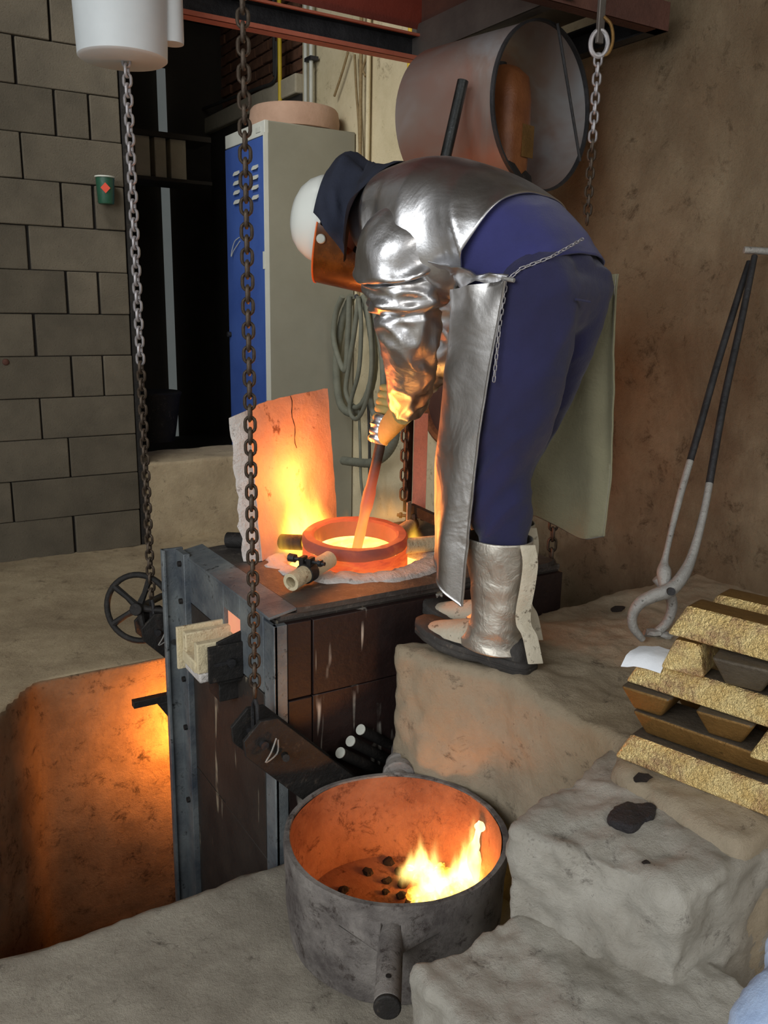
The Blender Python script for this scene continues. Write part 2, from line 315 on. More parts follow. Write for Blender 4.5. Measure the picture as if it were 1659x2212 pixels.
# ---------------------------------------------------------------- mesh tools
class MB:
    def __init__(s): s.v = []; s.f = []; s.mi = []
    def add(s, vs, fs, mi=0):
        o = len(s.v); s.v += [Vector(p) for p in vs]; s.f += [tuple(i+o for i in f) for f in fs]; s.mi += [mi]*len(fs); return s
    def box(s, lo, hi, mi=0):
        x0, y0, z0 = lo; x1, y1, z1 = hi
        return s.hexa([(x0, y0, z0), (x1, y0, z0), (x1, y1, z0), (x0, y1, z0), (x0, y0, z1), (x1, y0, z1), (x1, y1, z1), (x0, y1, z1)], mi)
    def hexa(s, p, mi=0):
        return s.add(p, [(0, 3, 2, 1), (4, 5, 6, 7), (0, 1, 5, 4), (1, 2, 6, 5), (2, 3, 7, 6), (3, 0, 4, 7)], mi)
    def obox(s, c, ax, ay, az, mi=0):
        c = Vector(c); ax = Vector(ax); ay = Vector(ay); az = Vector(az)
        return s.hexa([c+ax*i+ay*j+az*k for k in (-1, 1) for i, j in ((-1, -1), (1, -1), (1, 1), (-1, 1))], mi)
    def bar(s, p0, p1, w, h, up=(0, 0, 1), mi=0):
        p0 = Vector(p0); p1 = Vector(p1); a = (p1-p0); t = a.normalized(); sd = t.cross(Vector(up)).normalized(); u = sd.cross(t)
        return s.obox((p0+p1)/2, a/2, sd*(w/2), u*(h/2), mi)
    def ring(s, c, n, r, k, ref=None, r2=None):
        n = Vector(n).normalized(); ref = Vector(ref) if ref else (Vector((0, 0, 1)) if abs(n.z) < 0.9 else Vector((1, 0, 0)))
        a = n.cross(ref).normalized(); b = n.cross(a); r2 = r2 or r
        return [Vector(c)+a*(r*math.cos(2*math.pi*i/k))+b*(r2*math.sin(2*math.pi*i/k)) for i in range(k)]
    def loft(s, rings, cap0=True, cap1=True, closed=True, mi=0):
        k = len(rings[0]); vs = [p for r in rings for p in r]; fs = []
        for i in range(len(rings)-1):
            for j in range(k if closed else k-1):
                a = i*k+j; b = i*k+(j+1) % k
                fs.append((a, b, b+k, a+k))
        if cap0: fs.append(tuple(reversed(range(k))))
        if cap1: fs.append(tuple(range((len(rings)-1)*k, len(rings)*k)))
        return s.add(vs, fs, mi)
    def cyl(s, p0, p1, r0, r1=None, k=20, cap=True, mi=0):
        p0 = Vector(p0); p1 = Vector(p1); n = p1-p0; r1 = r0 if r1 is None else r1
        return s.loft([s.ring(p0, n, r0, k), s.ring(p1, n, r1, k)], cap, cap, mi=mi)
    def pipe(s, p0, p1, r, ri, k=20, mi=0):
        p0 = Vector(p0); p1 = Vector(p1); n = p1-p0
        return s.loft([s.ring(p0, n, ri, k), s.ring(p0, n, r, k), s.ring(p1, n, r, k), s.ring(p1, n, ri, k), s.ring(p0, n, ri, k)], False, False, mi=mi)
    def tube(s, pts, r, k=10, closed=False, cap=True, mi=0):
        pts = [Vector(p) for p in pts]; n = len(pts); rs = r if isinstance(r, (list, tuple)) else [r]*n
        rings = []; prev = None
        for i in range(n):
            if closed: t = pts[(i+1) % n]-pts[i-1]
            else: t = pts[min(i+1, n-1)]-pts[max(i-1, 0)]
            t.normalize()
            if prev is None:
                ref = Vector((0, 0, 1)) if abs(t.z) < 0.9 else Vector((1, 0, 0)); a = t.cross(ref).normalized()
            else: a = (prev-t*prev.dot(t)).normalized()
            prev = a; b = t.cross(a)
            rings.append([pts[i]+a*(rs[i]*math.cos(2*math.pi*j/k))+b*(rs[i]*math.sin(2*math.pi*j/k)) for j in range(k)])
        if closed: rings.append(rings[0])
        return s.loft(rings, cap and not closed, cap and not closed, mi=mi)
    def lathe(s, prof, c=(0, 0, 0), k=40, axis=(0, 0, 1), mi=0, jit=0.0):
        rings = []
        for r, h in prof:
            rg = s.ring(Vector(c)+Vector(axis).normalized()*h, axis, max(r, 1e-4), k)
            rings.append(rg)
        return s.loft(rings, False, False, mi=mi)
    def ball(s, c, r, k=12, sq=(1, 1, 1), mi=0, M=None):
        rings = []
        for i in range(k+1):
            a = math.pi*i/k
            rg = []
            for j in range(k*2):
                b = math.pi*j/k; p = Vector((math.sin(a)*math.cos(b)*r*sq[0], math.sin(a)*math.sin(b)*r*sq[1], math.cos(a)*r*sq[2]))
                if M: p = M @ p
                rg.append(Vector(c)+p)
            rings.append(rg)
        return s.loft(rings, False, False, mi=mi)
    def prism(s, poly, z0, z1, mi=0):
        k = len(poly); vs = [(x, y, z0) for x, y in poly]+[(x, y, z1) for x, y in poly]
        fs = [tuple(reversed(range(k))), tuple(range(k, 2*k))]+[(i, (i+1) % k, k+(i+1) % k, k+i) for i in range(k)]
        return s.add(vs, fs, mi)
    def extr(s, poly, n, th, mi=0):
        """flat 3D polygon thickened by th along n"""
        n = Vector(n).normalized()*th; k = len(poly); poly = [Vector(p) for p in poly]
        vs = poly+[p+n for p in poly]
        return s.add(vs, [tuple(reversed(range(k))), tuple(range(k, 2*k))]+[(i, (i+1) % k, k+(i+1) % k, k+i) for i in range(k)], mi)
    def mesh(s, name, off=Vector((0, 0, 0)), smooth=40):
        me = bpy.data.meshes.new(name)
        me.from_pydata([tuple(p-off) for p in s.v], [], s.f); me.polygons.foreach_set('material_index', s.mi)
        bm = bmesh.new(); bm.from_mesh(me); bmesh.ops.remove_doubles(bm, verts=bm.verts, dist=1e-5)
        bmesh.ops.recalc_face_normals(bm, faces=bm.faces); bm.to_mesh(me); bm.free()
        if smooth: me.shade_smooth(); me.set_sharp_from_angle(angle=R(smooth))
        me.update(); return me
def wloc(o):
    v = Vector(o.location)
    while o.parent: o = o.parent; v = v+Vector(o.location)
    return v
def tag(o, label=None, cat=None, group=None, kind=None):
    if label: o['label'] = label
    if cat: o['category'] = cat
    if group: o['group'] = group
    if kind: o['kind'] = kind
    return o
def obj(name, mb, mat, parent=None, smooth=40, bevel=0, seg=2, org=None, subsurf=0):
    off = Vector(org) if org is not None else (wloc(parent) if parent else Vector((0, 0, 0)))
    me = mb.mesh(name, off, smooth) if isinstance(mb, MB) else mb
    for m in (mat if isinstance(mat, (list, tuple)) else [mat]): me.materials.append(MT[m] if isinstance(m, str) else m)
    o = bpy.data.objects.new(name, me); COL.objects.link(o)
    if parent: o.parent = parent; o.location = off-wloc(parent)
    else: o.location = off
    if bevel:
        b = o.modifiers.new('bevel', 'BEVEL'); b.width = bevel; b.segments = seg; b.limit_method = 'ANGLE'; b.angle_limit = R(35)
    if subsurf:
        b = o.modifiers.new('sub', 'SUBSURF'); b.levels = subsurf; b.render_levels = subsurf
    return o
def thing(name, loc, label, cat, group=None):
    o = bpy.data.objects.new(name, None); COL.objects.link(o); o.location = loc; o.empty_display_size = 0.05
    return tag(o, label, cat, group)
def struct(name, mb, mat, parent=None, **kw):
    o = obj(name, mb, mat, parent, **kw)
    if not parent: o['kind'] = 'structure'
    return o
def copyobj(src, parent, loc=None, rot=None, scale=None):
    o = src.copy(); COL.objects.link(o); o.parent = parent
    if loc is not None: o.location = loc
    if rot is not None: o.rotation_euler = rot
    if scale is not None: o.scale = scale
    return o
def fbm(p, sc, oct=4):
    v = 0; a = 1
    for i in range(oct): v += a*mnoise.noise(Vector(p)*sc*(2**i)); a *= 0.5
    return v
def remesh(mb, voxel, smooth=4, amp=0.0, nsc=6, amp2=0.0, nsc2=25, name='m'):
    me = mb.mesh(name, smooth=0); o = bpy.data.objects.new('tmp', me); COL.objects.link(o)
    r = o.modifiers.new('r', 'REMESH'); r.mode = 'VOXEL'; r.voxel_size = voxel
    if smooth:
        s = o.modifiers.new('s', 'SMOOTH'); s.iterations = smooth; s.factor = 0.5
    dg = bpy.context.evaluated_depsgraph_get(); me2 = bpy.data.meshes.new_from_object(o.evaluated_get(dg))
    bpy.data.objects.remove(o); me2.name = name
    if amp or amp2:
        ns = [v.normal.copy() for v in me2.vertices]
        for v, n in zip(me2.vertices, ns):
            v.co += n*(amp*fbm(v.co, nsc)+(amp2*fbm(v.co, nsc2, 3) if amp2 else 0))
    me2.shade_smooth(); me2.update(); return me2
def shift(me, off):
    me.transform(Matrix.Translation(-Vector(off))); return me
def crom(pts, n):
    """Catmull-Rom through tuples of numbers, n samples"""
    P = [np.array(p, float) for p in pts]; P = [2*P[0]-P[1]]+P+[2*P[-1]-P[-2]]; m = len(P)-3; out = []
    for i in range(n):
        t = i/(n-1)*m; k = min(int(t), m-1); u = t-k; a, b, c, d = P[k:k+4]
        out.append(0.5*((2*b)+(-a+c)*u+(2*a-5*b+4*c-d)*u*u+(-a+3*b-3*c+d)*u**3))
    return out
def spline(pts, n): return [Vector(p) for p in crom([tuple(p) for p in pts], n)]

# ================================================================ the setting
ZF, ZL, ZP = -0.61, -0.35, -1.38          # near floor, left floor, pit floor (platform top is 0)
def ragged(poly, step=0.06, amp=0.008, seed=0):
    out = []
    for i in range(len(poly)):
        a = Vector(poly[i]); b = Vector(poly[(i+1) % len(poly)]); n = max(1, int((b-a).length/step)); nn = Vector((-(b-a).y, (b-a).x)).normalized()
        for k in range(n):
            p = a+(b-a)*(k/n); out.append(tuple(p+nn*(amp*fbm((p.x, p.y, seed), 7, 3) if k else 0)))
    return out
# near floor
m = MB().prism([(-2.6, -3.2), (2.6, -3.2), (2.6, 0.9), (1.42, 1.0), (1.42, 1.93), (0.6, 1.945), (0.2, 1.95), (-0.6, 1.97), (-2.6, 1.97)], -1.5, ZF)
struct('floor', remesh(m, 0.025, 2, 0.009, 6, 0.005, 25, 'floor'), 'floor')
m = MB().prism([(-2.6, 5.2), (2.5, 5.2), (2.5, 2.90), (0.42, 2.90), (0.30, 2.72), (-0.25, 1.96), (-2.6, 1.96)], -1.5, ZL+0.006)
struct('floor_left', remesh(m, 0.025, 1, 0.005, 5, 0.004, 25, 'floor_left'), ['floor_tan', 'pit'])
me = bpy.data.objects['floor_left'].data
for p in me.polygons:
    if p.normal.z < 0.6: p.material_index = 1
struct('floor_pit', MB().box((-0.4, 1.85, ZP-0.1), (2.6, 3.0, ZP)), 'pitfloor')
# platform with its near block and the low step
m = MB().prism([(1.19, 1.87), (1.22, 1.74), (1.325, 1.55), (1.34, 1.15), (1.235, 1.1), (1.235, 0.79), (2.56, 0.79), (2.56, 1.92)], -1.45, 0.0)
struct('floor_platform', remesh(m, 0.014, 8, 0.016, 4, 0.007, 22, 'platform'), 'platform')
m = MB().prism([(0.955, 1.075), (1.09, 0.79), (1.75, 0.78), (1.75, 1.02), (1.36, 1.20), (1.14, 1.15)], ZF-0.05, -0.035)
struct('floor_block', remesh(m, 0.010, 10, 0.02, 4.5, 0.009, 22, 'block'), 'step')
m = MB().prism([(0.725, 1.055), (1.2, 1.070), (1.2, 0.25), (0.725, 0.25)], ZF-0.05, -0.22)
struct('floor_step', remesh(m, 0.010, 7, 0.014, 5, 0.009, 24, 'step'), 'step')
# right wall: grid with rough relief, and a bricked-up recess over a lintel at its far end
def grid_wall(name, org, du, dv, nu, nv, mat, amp, nsc, out, hole=None):
    org = Vector(org); du = Vector(du); dv = Vector(dv); out = Vector(out); vs = []; fs = []
    for j in range(nv+1):
        for i in range(nu+1):
            p = org+du*(i/nu)+dv*(j/nv); vs.append(p+out*(amp*fbm(p, nsc, 5)))
    for j in range(nv):
        for i in range(nu):
            c = org+du*((i+.5)/nu)+dv*((j+.5)/nv)
            if hole and hole(c): continue
            a = j*(nu+1)+i; fs.append((a, a+1, a+nu+2, a+nu+1))
    b = MB(); b.add(vs, fs)
    o = obj(name, b, mat, smooth=0); o.data.shade_smooth(); o['kind'] = 'structure'
    return o
XW = 2.5
rw = grid_wall('wall_right', (XW, 0.2, -1.4), (0, 2.85, 0), (0, 0, 4.6), 120, 170, 'rwall', 0.022, 3.2, (-1, 0, 0))
struct('wall_right_core', MB().box((XW+0.04, 0.2, -1.4), (XW+0.3, 3.05, 3.2)), 'rwall')
# pale plaster stretch behind the locker, standing a little proud, up to the recess
pw = MB().box((XW-0.005, 3.05, -1.4), (XW+0.2, 5.05, 3.2))
struct('wall_plaster', pw, 'plaster', bevel=0.01)
pw = MB().box((XW-0.01, 5.05, -0.4), (XW+0.2, 7.2, 2.16)); pw.box((XW+0.12, 5.05, 2.16), (XW+0.3, 7.2, 3.4))
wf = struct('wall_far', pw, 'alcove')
lin = struct('trim_1', MB().hexa([(XW-0.05, 5.05, 2.16), (XW-0.05, 7.2, 2.16), (XW+0.16, 7.2, 2.16), (XW+0.16, 5.05, 2.16), (XW-0.05, 5.05, 2.27), (XW-0.05, 7.2, 2.27), (XW+0.16, 7.2, 2.27), (XW+0.16, 5.05, 2.27)]), 'lintel', bevel=0.01)
bm_ = MB().box((-0.02, -0.105, -0.03), (0.02, 0.105, 0.03)); first = None
for r_ in range(11):
    for c_ in range(8):
        y = 5.17+c_*0.225+(0.11 if r_ % 2 else 0); z = 2.31+r_*0.072
        if first is None: first = obj('brick', bm_, 'brickred', wf, org=(0, 0, 0), bevel=0.005); first.location = (XW+0.11, y, z)
        else: copyobj(first, wf, (XW+0.11+random.uniform(-.006, .006), y, z))

# left wall of hollow blocks: recessed mortar core plus single blocks
YB, XE = 4.42, 1.225
wl = struct('wall_left', MB().box((-2.4, YB+0.012, ZL), (XE-0.006, YB+0.2, 3.3)), 'darkgap')
meshes = {}
def blockmesh(wd):
    wd = round(wd, 3)
    if wd not in meshes:
        b = MB(); b.box((-wd/2, -0.0, -0.0985), (wd/2, 0.19, 0.0985)); me = b.mesh('block', smooth=30); me.materials.append(MT['block']); meshes[wd] = me
    return meshes[wd]
for r_ in range(18):
    z = ZL+0.004+0.2*r_+0.0975
    xr = XE
    widths = [0.15, 0.15]+[0.5]*6 if r_ % 2 == 0 else [0.5]*7
    if r_ in (0, 2): widths = [0.34]+[0.5]*7
    if r_ in (1,): widths = [0.62]+[0.5]*7
    if r_ % 2 == 1 and r_ > 1: widths = [0.46]+[0.5]*7
    for w_ in widths:
        o = bpy.data.objects.new('block', blockmesh(w_-random.choice((0.008, 0.012, 0.014)))); COL.objects.link(o)
        o.parent = wl; o.location = (xr-w_/2, YB-0.004+random.uniform(-0.005, 0.004), z)
        o.rotation_euler = (random.uniform(-.006, .006), random.uniform(-.004, .004), random.uniform(-.006, .006))
        bv = o.modifiers.new('b', 'BEVEL'); bv.width = 0.0045; bv.segments = 2
        xr -= w_
# low parapet closing the dark opening, and the dark room behind
struct('wall_parapet', remesh(MB().box((XE+0.03, YB+0.02, ZL-0.02), (1.95, YB+0.42, 0.09)), 0.03, 4, 0.008, 5, 0, 0, 'parapet'), 'floor_tan')
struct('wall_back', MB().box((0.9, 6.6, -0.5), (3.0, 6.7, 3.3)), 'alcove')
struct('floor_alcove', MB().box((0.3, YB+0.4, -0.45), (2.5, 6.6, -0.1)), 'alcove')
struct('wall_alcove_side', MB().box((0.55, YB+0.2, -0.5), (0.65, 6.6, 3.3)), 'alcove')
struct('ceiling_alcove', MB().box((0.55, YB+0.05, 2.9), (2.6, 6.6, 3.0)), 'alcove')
struct('ceiling', MB().box((-3.0, -3.2, 3.3), (3.0, 7.0, 3.4)), 'mortar')
p0 = ony(340, 145, 6.55); p1 = ony(352, 1000, 6.55)
struct('window_1', MB().obox((p0.x+0.03, 6.57, (p0.z+p1.z)/2), (0.028, 0, 0), (0, 0.015, 0), (0, 0, abs(p0.z-p1.z)/2)), 'slit')
# ================================================================ furnace
FX0, FX1, FY0, FY1, FT = 0.889, 1.92, 1.985, 2.72, 0.10
fu = thing('melting_furnace', (1.4, 2.35, ZP), 'tall dark steel melting furnace standing in the pit, glowing crucible in its top', 'furnace')
b = MB()
poly_hole = 28; cc = Vector((1.345, 2.345, 0))
b.box((FX0+0.012, FY0+0.012, ZP), (FX1, FY1-0.01, FT-0.02)); obj('shell', b, 'f_left', fu, bevel=0.004)
def ringplate(name, lo, hi, z0, z1, c, r, mat, par, k=32):
    """rectangular plate with a round hole"""
    b = MB(); o1 = []; i1 = []
    for j in range(k):
        a = 2*math.pi*(j+0.5)/k; dx, dy = math.cos(a), math.sin(a)
        t = min((hi[0]-c[0])/dx if dx > 0 else (lo[0]-c[0])/dx, (hi[1]-c[1])/dy if dy > 0 else (lo[1]-c[1])/dy)
        o1.append((c[0]+dx*t, c[1]+dy*t)); i1.append((c[0]+dx*r, c[1]+dy*r))
    # corners
    vs = [(x, y, z0) for x, y in i1]+[(x, y, z1) for x, y in i1]+[(x, y, z1) for x, y in o1]+[(x, y, z0) for x, y in o1]; fs = []
    for j in range(k):
        n = (j+1) % k
        for q in range(4): fs.append((q*k+j, q*k+n, ((q+1) % 4)*k+n, ((q+1) % 4)*k+j))
    b.add(vs, fs); return obj(name, b, mat, par, smooth=25)
ringplate('top_plate', (FX0+0.015, FY0+0.005), (FX1, FY1-0.005), FT-0.02, FT-0.004, cc, 0.27, 'f_top', fu, 96)
ringplate('cover_plate', (FX0+0.07, FY0-0.006), (FX1-0.02, FY1-0.05), FT-0.003, FT+0.012, cc, 0.262, 'f_top', fu, 96)
# front face: riveted plates
xs = [FX0+0.035, 1.0, 1.42, FX1]; zs = [ZP, -0.62, -0.15, FT-0.025]
for i in range(3):
    for j in range(3):
        th = 0.010+0.003*((i+j) % 2)
        obj('plate', MB().box((xs[i]+0.002, FY0-th, zs[j]+0.002), (xs[i+1]-0.002, FY0+0.01, zs[j+1]-0.002)), 'f_front', fu, bevel=0.002)
obj('corner_angle', MB().box((FX0-0.004, FY0-0.016, ZP), (FX0+0.034, FY0+0.004, 0.075)).box((FX0-0.006, FY0-0.016, ZP), (FX0+0.006, FY0+0.05, 0.075)), 'f_grey', fu, bevel=0.002)
# left face plates; the upper one is galvanised and notched for the spout
def lp(name, y0, y1, z0, z1, mat, th=0.008): return obj(name, MB().box((FX0-th, y0, z0), (FX0+0.014, y1, z1)), mat, fu, bevel=0.002)
lp('plate', FY0+0.05, 2.20, -0.14, FT-0.004, 'f_grey'); lp('plate', 2.33, FY1-0.03, -0.06, FT-0.004, 'f_grey'); lp('plate', 2.20, 2.33, 0.02, FT-0.004, 'f_grey')
lp('plate', FY0+0.05, 2.36, -0.66, -0.145, 'f_left'); lp('plate', 2.362, FY1-0.05, -0.66, -0.065, 'f_left', 0.006)
lp('plate', FY0+0.05, FY1-0.05, ZP, -0.665, 'f_left', 0.006)
lp('mouth', 2.205, 2.325, -0.055, 0.018, 'hotmouth', -0.004)
# edge flange along the top of the left face
obj('flange', MB().hexa([(FX0-0.012, FY0, FT-0.012), (FX0+0.07, FY0, FT+0.004), (FX0+0.07, FY1, FT+0.004), (FX0-0.012, FY1, FT-0.012), (FX0-0.012, FY0, FT-0.004), (FX0+0.07, FY0, FT+0.012), (FX0+0.07, FY1, FT+0.012), (FX0-0.012, FY1, FT-0.004)]), 'f_grey', fu, bevel=0.002)
# channel post at the far end of the left face
b = MB().box((0.815, FY1-0.02, ZP), (0.825, FY1+0.005, 0.11)).box((0.815, FY1-0.008, ZP), (FX0, FY1+0.005, 0.11)); b.box((0.862, FY1-0.09, ZP), (0.884, FY1-0.005, 0.108))
post = obj('channel_post', b, 'f_grey', fu, bevel=0.002)
for z in (0.07, -0.06, -0.34, -0.52, -0.8): obj('bolt', MB().cyl((0.862, FY1-0.06, z), (0.852, FY1-0.06, z), 0.010, k=8), 'black', post)
obj('foot_plate', MB().box((0.72, FY1-0.12, ZP), (0.93, FY1+0.02, ZP+0.03)), 'black', fu, bevel=0.003)
obj('bracket', MB().box((0.70, FY1+0.0, -0.44), (0.90, FY1+0.03, -0.415)).hexa([(0.83, FY1, -0.52), (0.90, FY1, -0.56), (0.90, FY1+0.03, -0.56), (0.83, FY1+0.03, -0.52), (0.78, FY1, -0.44), (0.90, FY1, -0.44), (0.90, FY1+0.03, -0.44), (0.78, FY1+0.03, -0.44)]), 'black', fu, bevel=0.002)
# pouring spout
sx0, sx1, sy0, sy1 = 0.735, 0.885, 2.205, 2.335
sp = obj('spout', MB().box((sx0, sy0, -0.12), (sx1, sy1, -0.09)), 'fiber', fu, bevel=0.006)
obj('trough_floor', MB().box((sx0-0.01, sy0+0.01, -0.09), (sx1+0.01, sy1-0.01, -0.055)), 'firebrick', sp, bevel=0.004)
obj('side_wall', MB().box((sx0-0.005, sy0, -0.09), (sx1, sy0+0.03, 0.0)), 'firebrick', sp, bevel=0.004)
obj('side_wall', MB().box((sx0-0.005, sy1-0.03, -0.09), (sx1, sy1, 0.0)), 'firebrick', sp, bevel=0.004)
obj('side_plate', MB().hexa([(sx0+0.05, sy0-0.012, -0.13), (sx1, sy0-0.012, -0.13), (sx1, sy0-0.002, -0.13), (sx0+0.05, sy0-0.002, -0.13), (sx0+0.05, sy0-0.012, 0.0), (sx1, sy0-0.012, 0.03), (sx1, sy0-0.002, 0.03), (sx0+0.05, sy0-0.002, 0.0)]), 'black', sp, bevel=0.002)
obj('side_plate', MB().box((sx0+0.02, sy0-0.024, -0.115), (sx0+0.125, sy0-0.013, -0.005)), 'black', sp, bevel=0.002)
obj('side_plate', MB().box((sx0-0.02, sy1+0.001, -0.12), (sx1, sy1+0.012, 0.012)), 'firebrick', sp, bevel=0.002)
obj('bolt', MB().cyl((sx0+0.085, sy0-0.024, -0.06), (sx0+0.085, sy0-0.036, -0.06), 0.013, k=10), 'darksteel', sp)
obj('slot', MB().box((sx0+0.035, sy0-0.0262, -0.066), (sx0+0.08, sy0-0.0235, -0.055)), 'darksteel', sp)
obj('bracket', MB().box((0.80, sy0+0.02, -0.20), (0.885, sy1-0.02, -0.13)), 'black', sp, bevel=0.003)
sp.location.z -= 0.035; sp.location.x += 0.022
# burner port at the back, hidden by the post
bp = obj('burner_port', MB().cyl((0.97, FY1-0.005, -0.62), (0.97, FY1+0.010, -0.62), 0.055), 'burner', fu)
pl = bpy.data.lights.new('burner_light', 'AREA'); pl.shape = 'DISK'; pl.size = 0.09; pl.energy = 15; pl.color = (1.0, 0.30, 0.045)
po = bpy.data.objects.new('burner_light', pl); COL.objects.link(po); po.location = (0.97, FY1+0.014, -0.62); po.rotation_euler = (R(90), 0, 0)

# tilting arms either side of the furnace
def arm(y, label):
    e0 = Vector((0.80, y, -0.175)); e1 = Vector((1.14, y, -0.53)); d = (e1-e0).normalized(); u = Vector((-d.z, 0, d.x)) if d.x > 0 else Vector((0, 0, 1)); u = Vector((0.0, -1, 0)).cross(d); u = u if u.z > 0 else -u
    t = thing('lifting_arm', e0, label, 'lifting arm', 'tilting arms of the furnace')
    hh = 0.062; yy = Vector((0, 0.048, 0))
    b = MB(); poly = [e0-d*0.04+u*0.03, e0-d*0.005+u*hh, e1+u*hh*1.1, e1-u*hh*1.1, e0-d*0.005-u*hh, e0-d*0.04-u*0.035]
    b.extr([p-yy for p in poly], (0, 1, 0), 0.012); b.extr([p+yy for p in poly], (0, -1, 0), 0.012)
    b.bar(e0+d*0.05+u*(hh-0.004), e1+u*(hh-0.004), 0.09, 0.008, up=u); b.bar(e0+d*0.05-u*(hh-0.004), e1-u*(hh-0.004), 0.09, 0.008, up=u)
    obj('beam', b, 'black', t, bevel=0.002)
    obj('shackle', MB().tube([e0+Vector((0.0, s*0.016, z)) for s, z in ((-1, -0.02), (-1, 0.05), (-0.8, 0.075), (0, 0.09), (0.8, 0.075), (1, 0.05), (1, -0.02))], 0.006, 8), 'darksteel', t)
    obj('pin', MB().cyl(e0-yy*1.25-Vector((0, 0, .015)), e0+yy*1.25-Vector((0, 0, .015)), 0.011, k=12), 'darksteel', t)
    obj('split_pin', MB().tube(spline([e0-yy*1.3+Vector((0.03, 0, 0.0)), e0-yy*1.4+Vector((0.012, -0.004, -0.03)), e0-yy*1.4+Vector((-0.004, -0.004, -0.055)), e0-yy*1.35+Vector((0.03, -0.002, -0.04)), e0-yy*1.3+Vector((0.035, 0, -0.005))], 16), 0.0022, 6), 'zinc', t)
    obj('end_bolt', MB().cyl(e0-yy*1.2+d*0.08, e0-yy*2.0+d*0.06, 0.010, k=8), 'black', t)
    return t
arm(1.905, 'black box-section tilting arm along the front of the furnace, in front of the dripping plates')
arm(2.80, 'black box-section tilting arm behind the channel post, beside the handwheel')

# three round bars beside the near arm
for i, (px, py) in enumerate(((735, 1626), (757, 1601), (779, 1576))):
    c = ony(px, py, 1.90+0.02*i); d = Vector((0.75, 0.25, -0.60)).normalized()
    t = thing('round_bar', c, ('lowest', 'middle', 'highest')[i]+' of three round bars whose pale ends show above the near tilting arm', 'bar', 'round bars by the furnace')
    obj('bar_body', MB().cyl(c+d*0.002, c+d*0.26, 0.0155, k=16), 'black', t)
    obj('cut_end', MB().cyl(c-d*0.001, c+d*0.002, 0.0155, k=16), 'conduit', t)

# handwheel
c = at(300, 1313, 2.96); nrm = Vector((-0.62, -0.75, 0.12)).normalized(); rad = 0.116
t = thing('handwheel', c, 'black cast-iron handwheel with curved spokes above the left floor', 'handwheel')
b = MB(); a1 = nrm.cross(Vector((0, 0, 1))).normalized(); a2 = a1.cross(nrm)
b.tube([c+a1*(rad*math.cos(2*math.pi*i/40))+a2*(rad*math.sin(2*math.pi*i/40)) for i in range(40)], 0.0105, 10, closed=True); obj('rim', b, 'black', t)
obj('hub', MB().cyl(c-nrm*0.025, c+nrm*0.03, 0.022), 'black', t, bevel=0.003)
for k in range(5):
    a = R(38+72*k); d = a1*math.cos(a)+a2*math.sin(a); e = a1*math.cos(a+0.35)+a2*math.sin(a+0.35)
    obj('spoke', MB().tube([c+d*0.015, c+d*0.05+e*0.005, c+d*(rad-0.004)], [0.013, 0.010, 0.012], 8), 'black', t)
obj('shaft', MB().cyl(c, c-nrm*0.20, 0.012, k=12), 'darksteel', t)

# crucible, melt, blanket, hot gap
RZ = 0.185; tilt = Matrix.Rotation(R(5), 3, Vector((0.85, -0.527, 0)))
cr = thing('crucible', cc+Vector((0, 0, 0.02)), 'glowing red clay crucible filled with molten metal in the furnace top', 'crucible')
def tl(p): p = Vector(p); o = cc+Vector((0, 0, 0.1)); return o+tilt @ (p-o)+Vector((0, 0, 0.008))
b = MB(); k = 56
prof = [(0.150, -0.10), (0.168, -0.02), (0.174, 0.05), (0.172, 0.115), (0.170, 0.150)]
b.lathe([(r, z+0.0) for r, z in prof], cc, k); b.v = [tl(p) for p in b.v]
obj('wall', b, 'hotwall', cr)
b = MB().lathe([(0.170, 0.150), (0.173, 0.160), (0.172, 0.178), (0.166, 0.185), (0.142, 0.185), (0.134, 0.178), (0.130, 0.12)], cc, k); b.v = [tl(p) for p in b.v]
for i, p in enumerate(b.v): b.v[i] = p+Vector((0, 0, 0.003*fbm(p, 18, 2)))
obj('rim', b, 'clay', cr)
b = MB().lathe([(0.131, 0.126), (0.08, 0.126), (0.001, 0.126)], cc, k); b.v = [tl(p) for p in b.v]
obj('molten_metal', b, 'melt', cr)
obj('furnace_throat', MB().lathe([(0.268, 0.075), (0.262, 0.075), (0.176, 0.085), (0.170, 0.085)], cc, k), 'hotgap', fu)
# ceramic fibre blanket collar, lumpy
b = MB(); rings = []
for i in range(97):
    a = 2*math.pi*i/96; d = Vector((math.cos(a), math.sin(a), 0)); rg = []
    near = 0.5+0.5*math.cos(a-R(238))          # thicker on the near side
    gap = max(0, math.cos(a-R(175)))**6*0.035+max(0, math.cos(a-R(330)))**10*0.03+max(0, math.cos(a-R(255)))**10*0.016
    rin = 0.196+gap+0.008*fbm(d*2, 3, 3); rout = 0.30+0.016*fbm(d*3, 2, 3); hgt = 0.012+0.008*near+0.008*fbm(d*4, 2, 3)-gap*0.3
    for t_, (q, h) in enumerate(((0, -0.035), (0, 0.5), (0.18, 0.9), (0.5, 1.0), (0.8, 0.75), (1, 0.1), (1, -0.035))):
        rr = rin+(rout-rin)*q; z = FT+0.01+(hgt*h if h > 0 else h); p = cc+d*rr+Vector((0, 0, z)); p.z += 0.006*fbm(p, 22, 2); rg.append(p)
    rings.append(rg)
b.loft(rings, False, False); obj('fibre_blanket', b, 'fiber', fu, smooth=80)
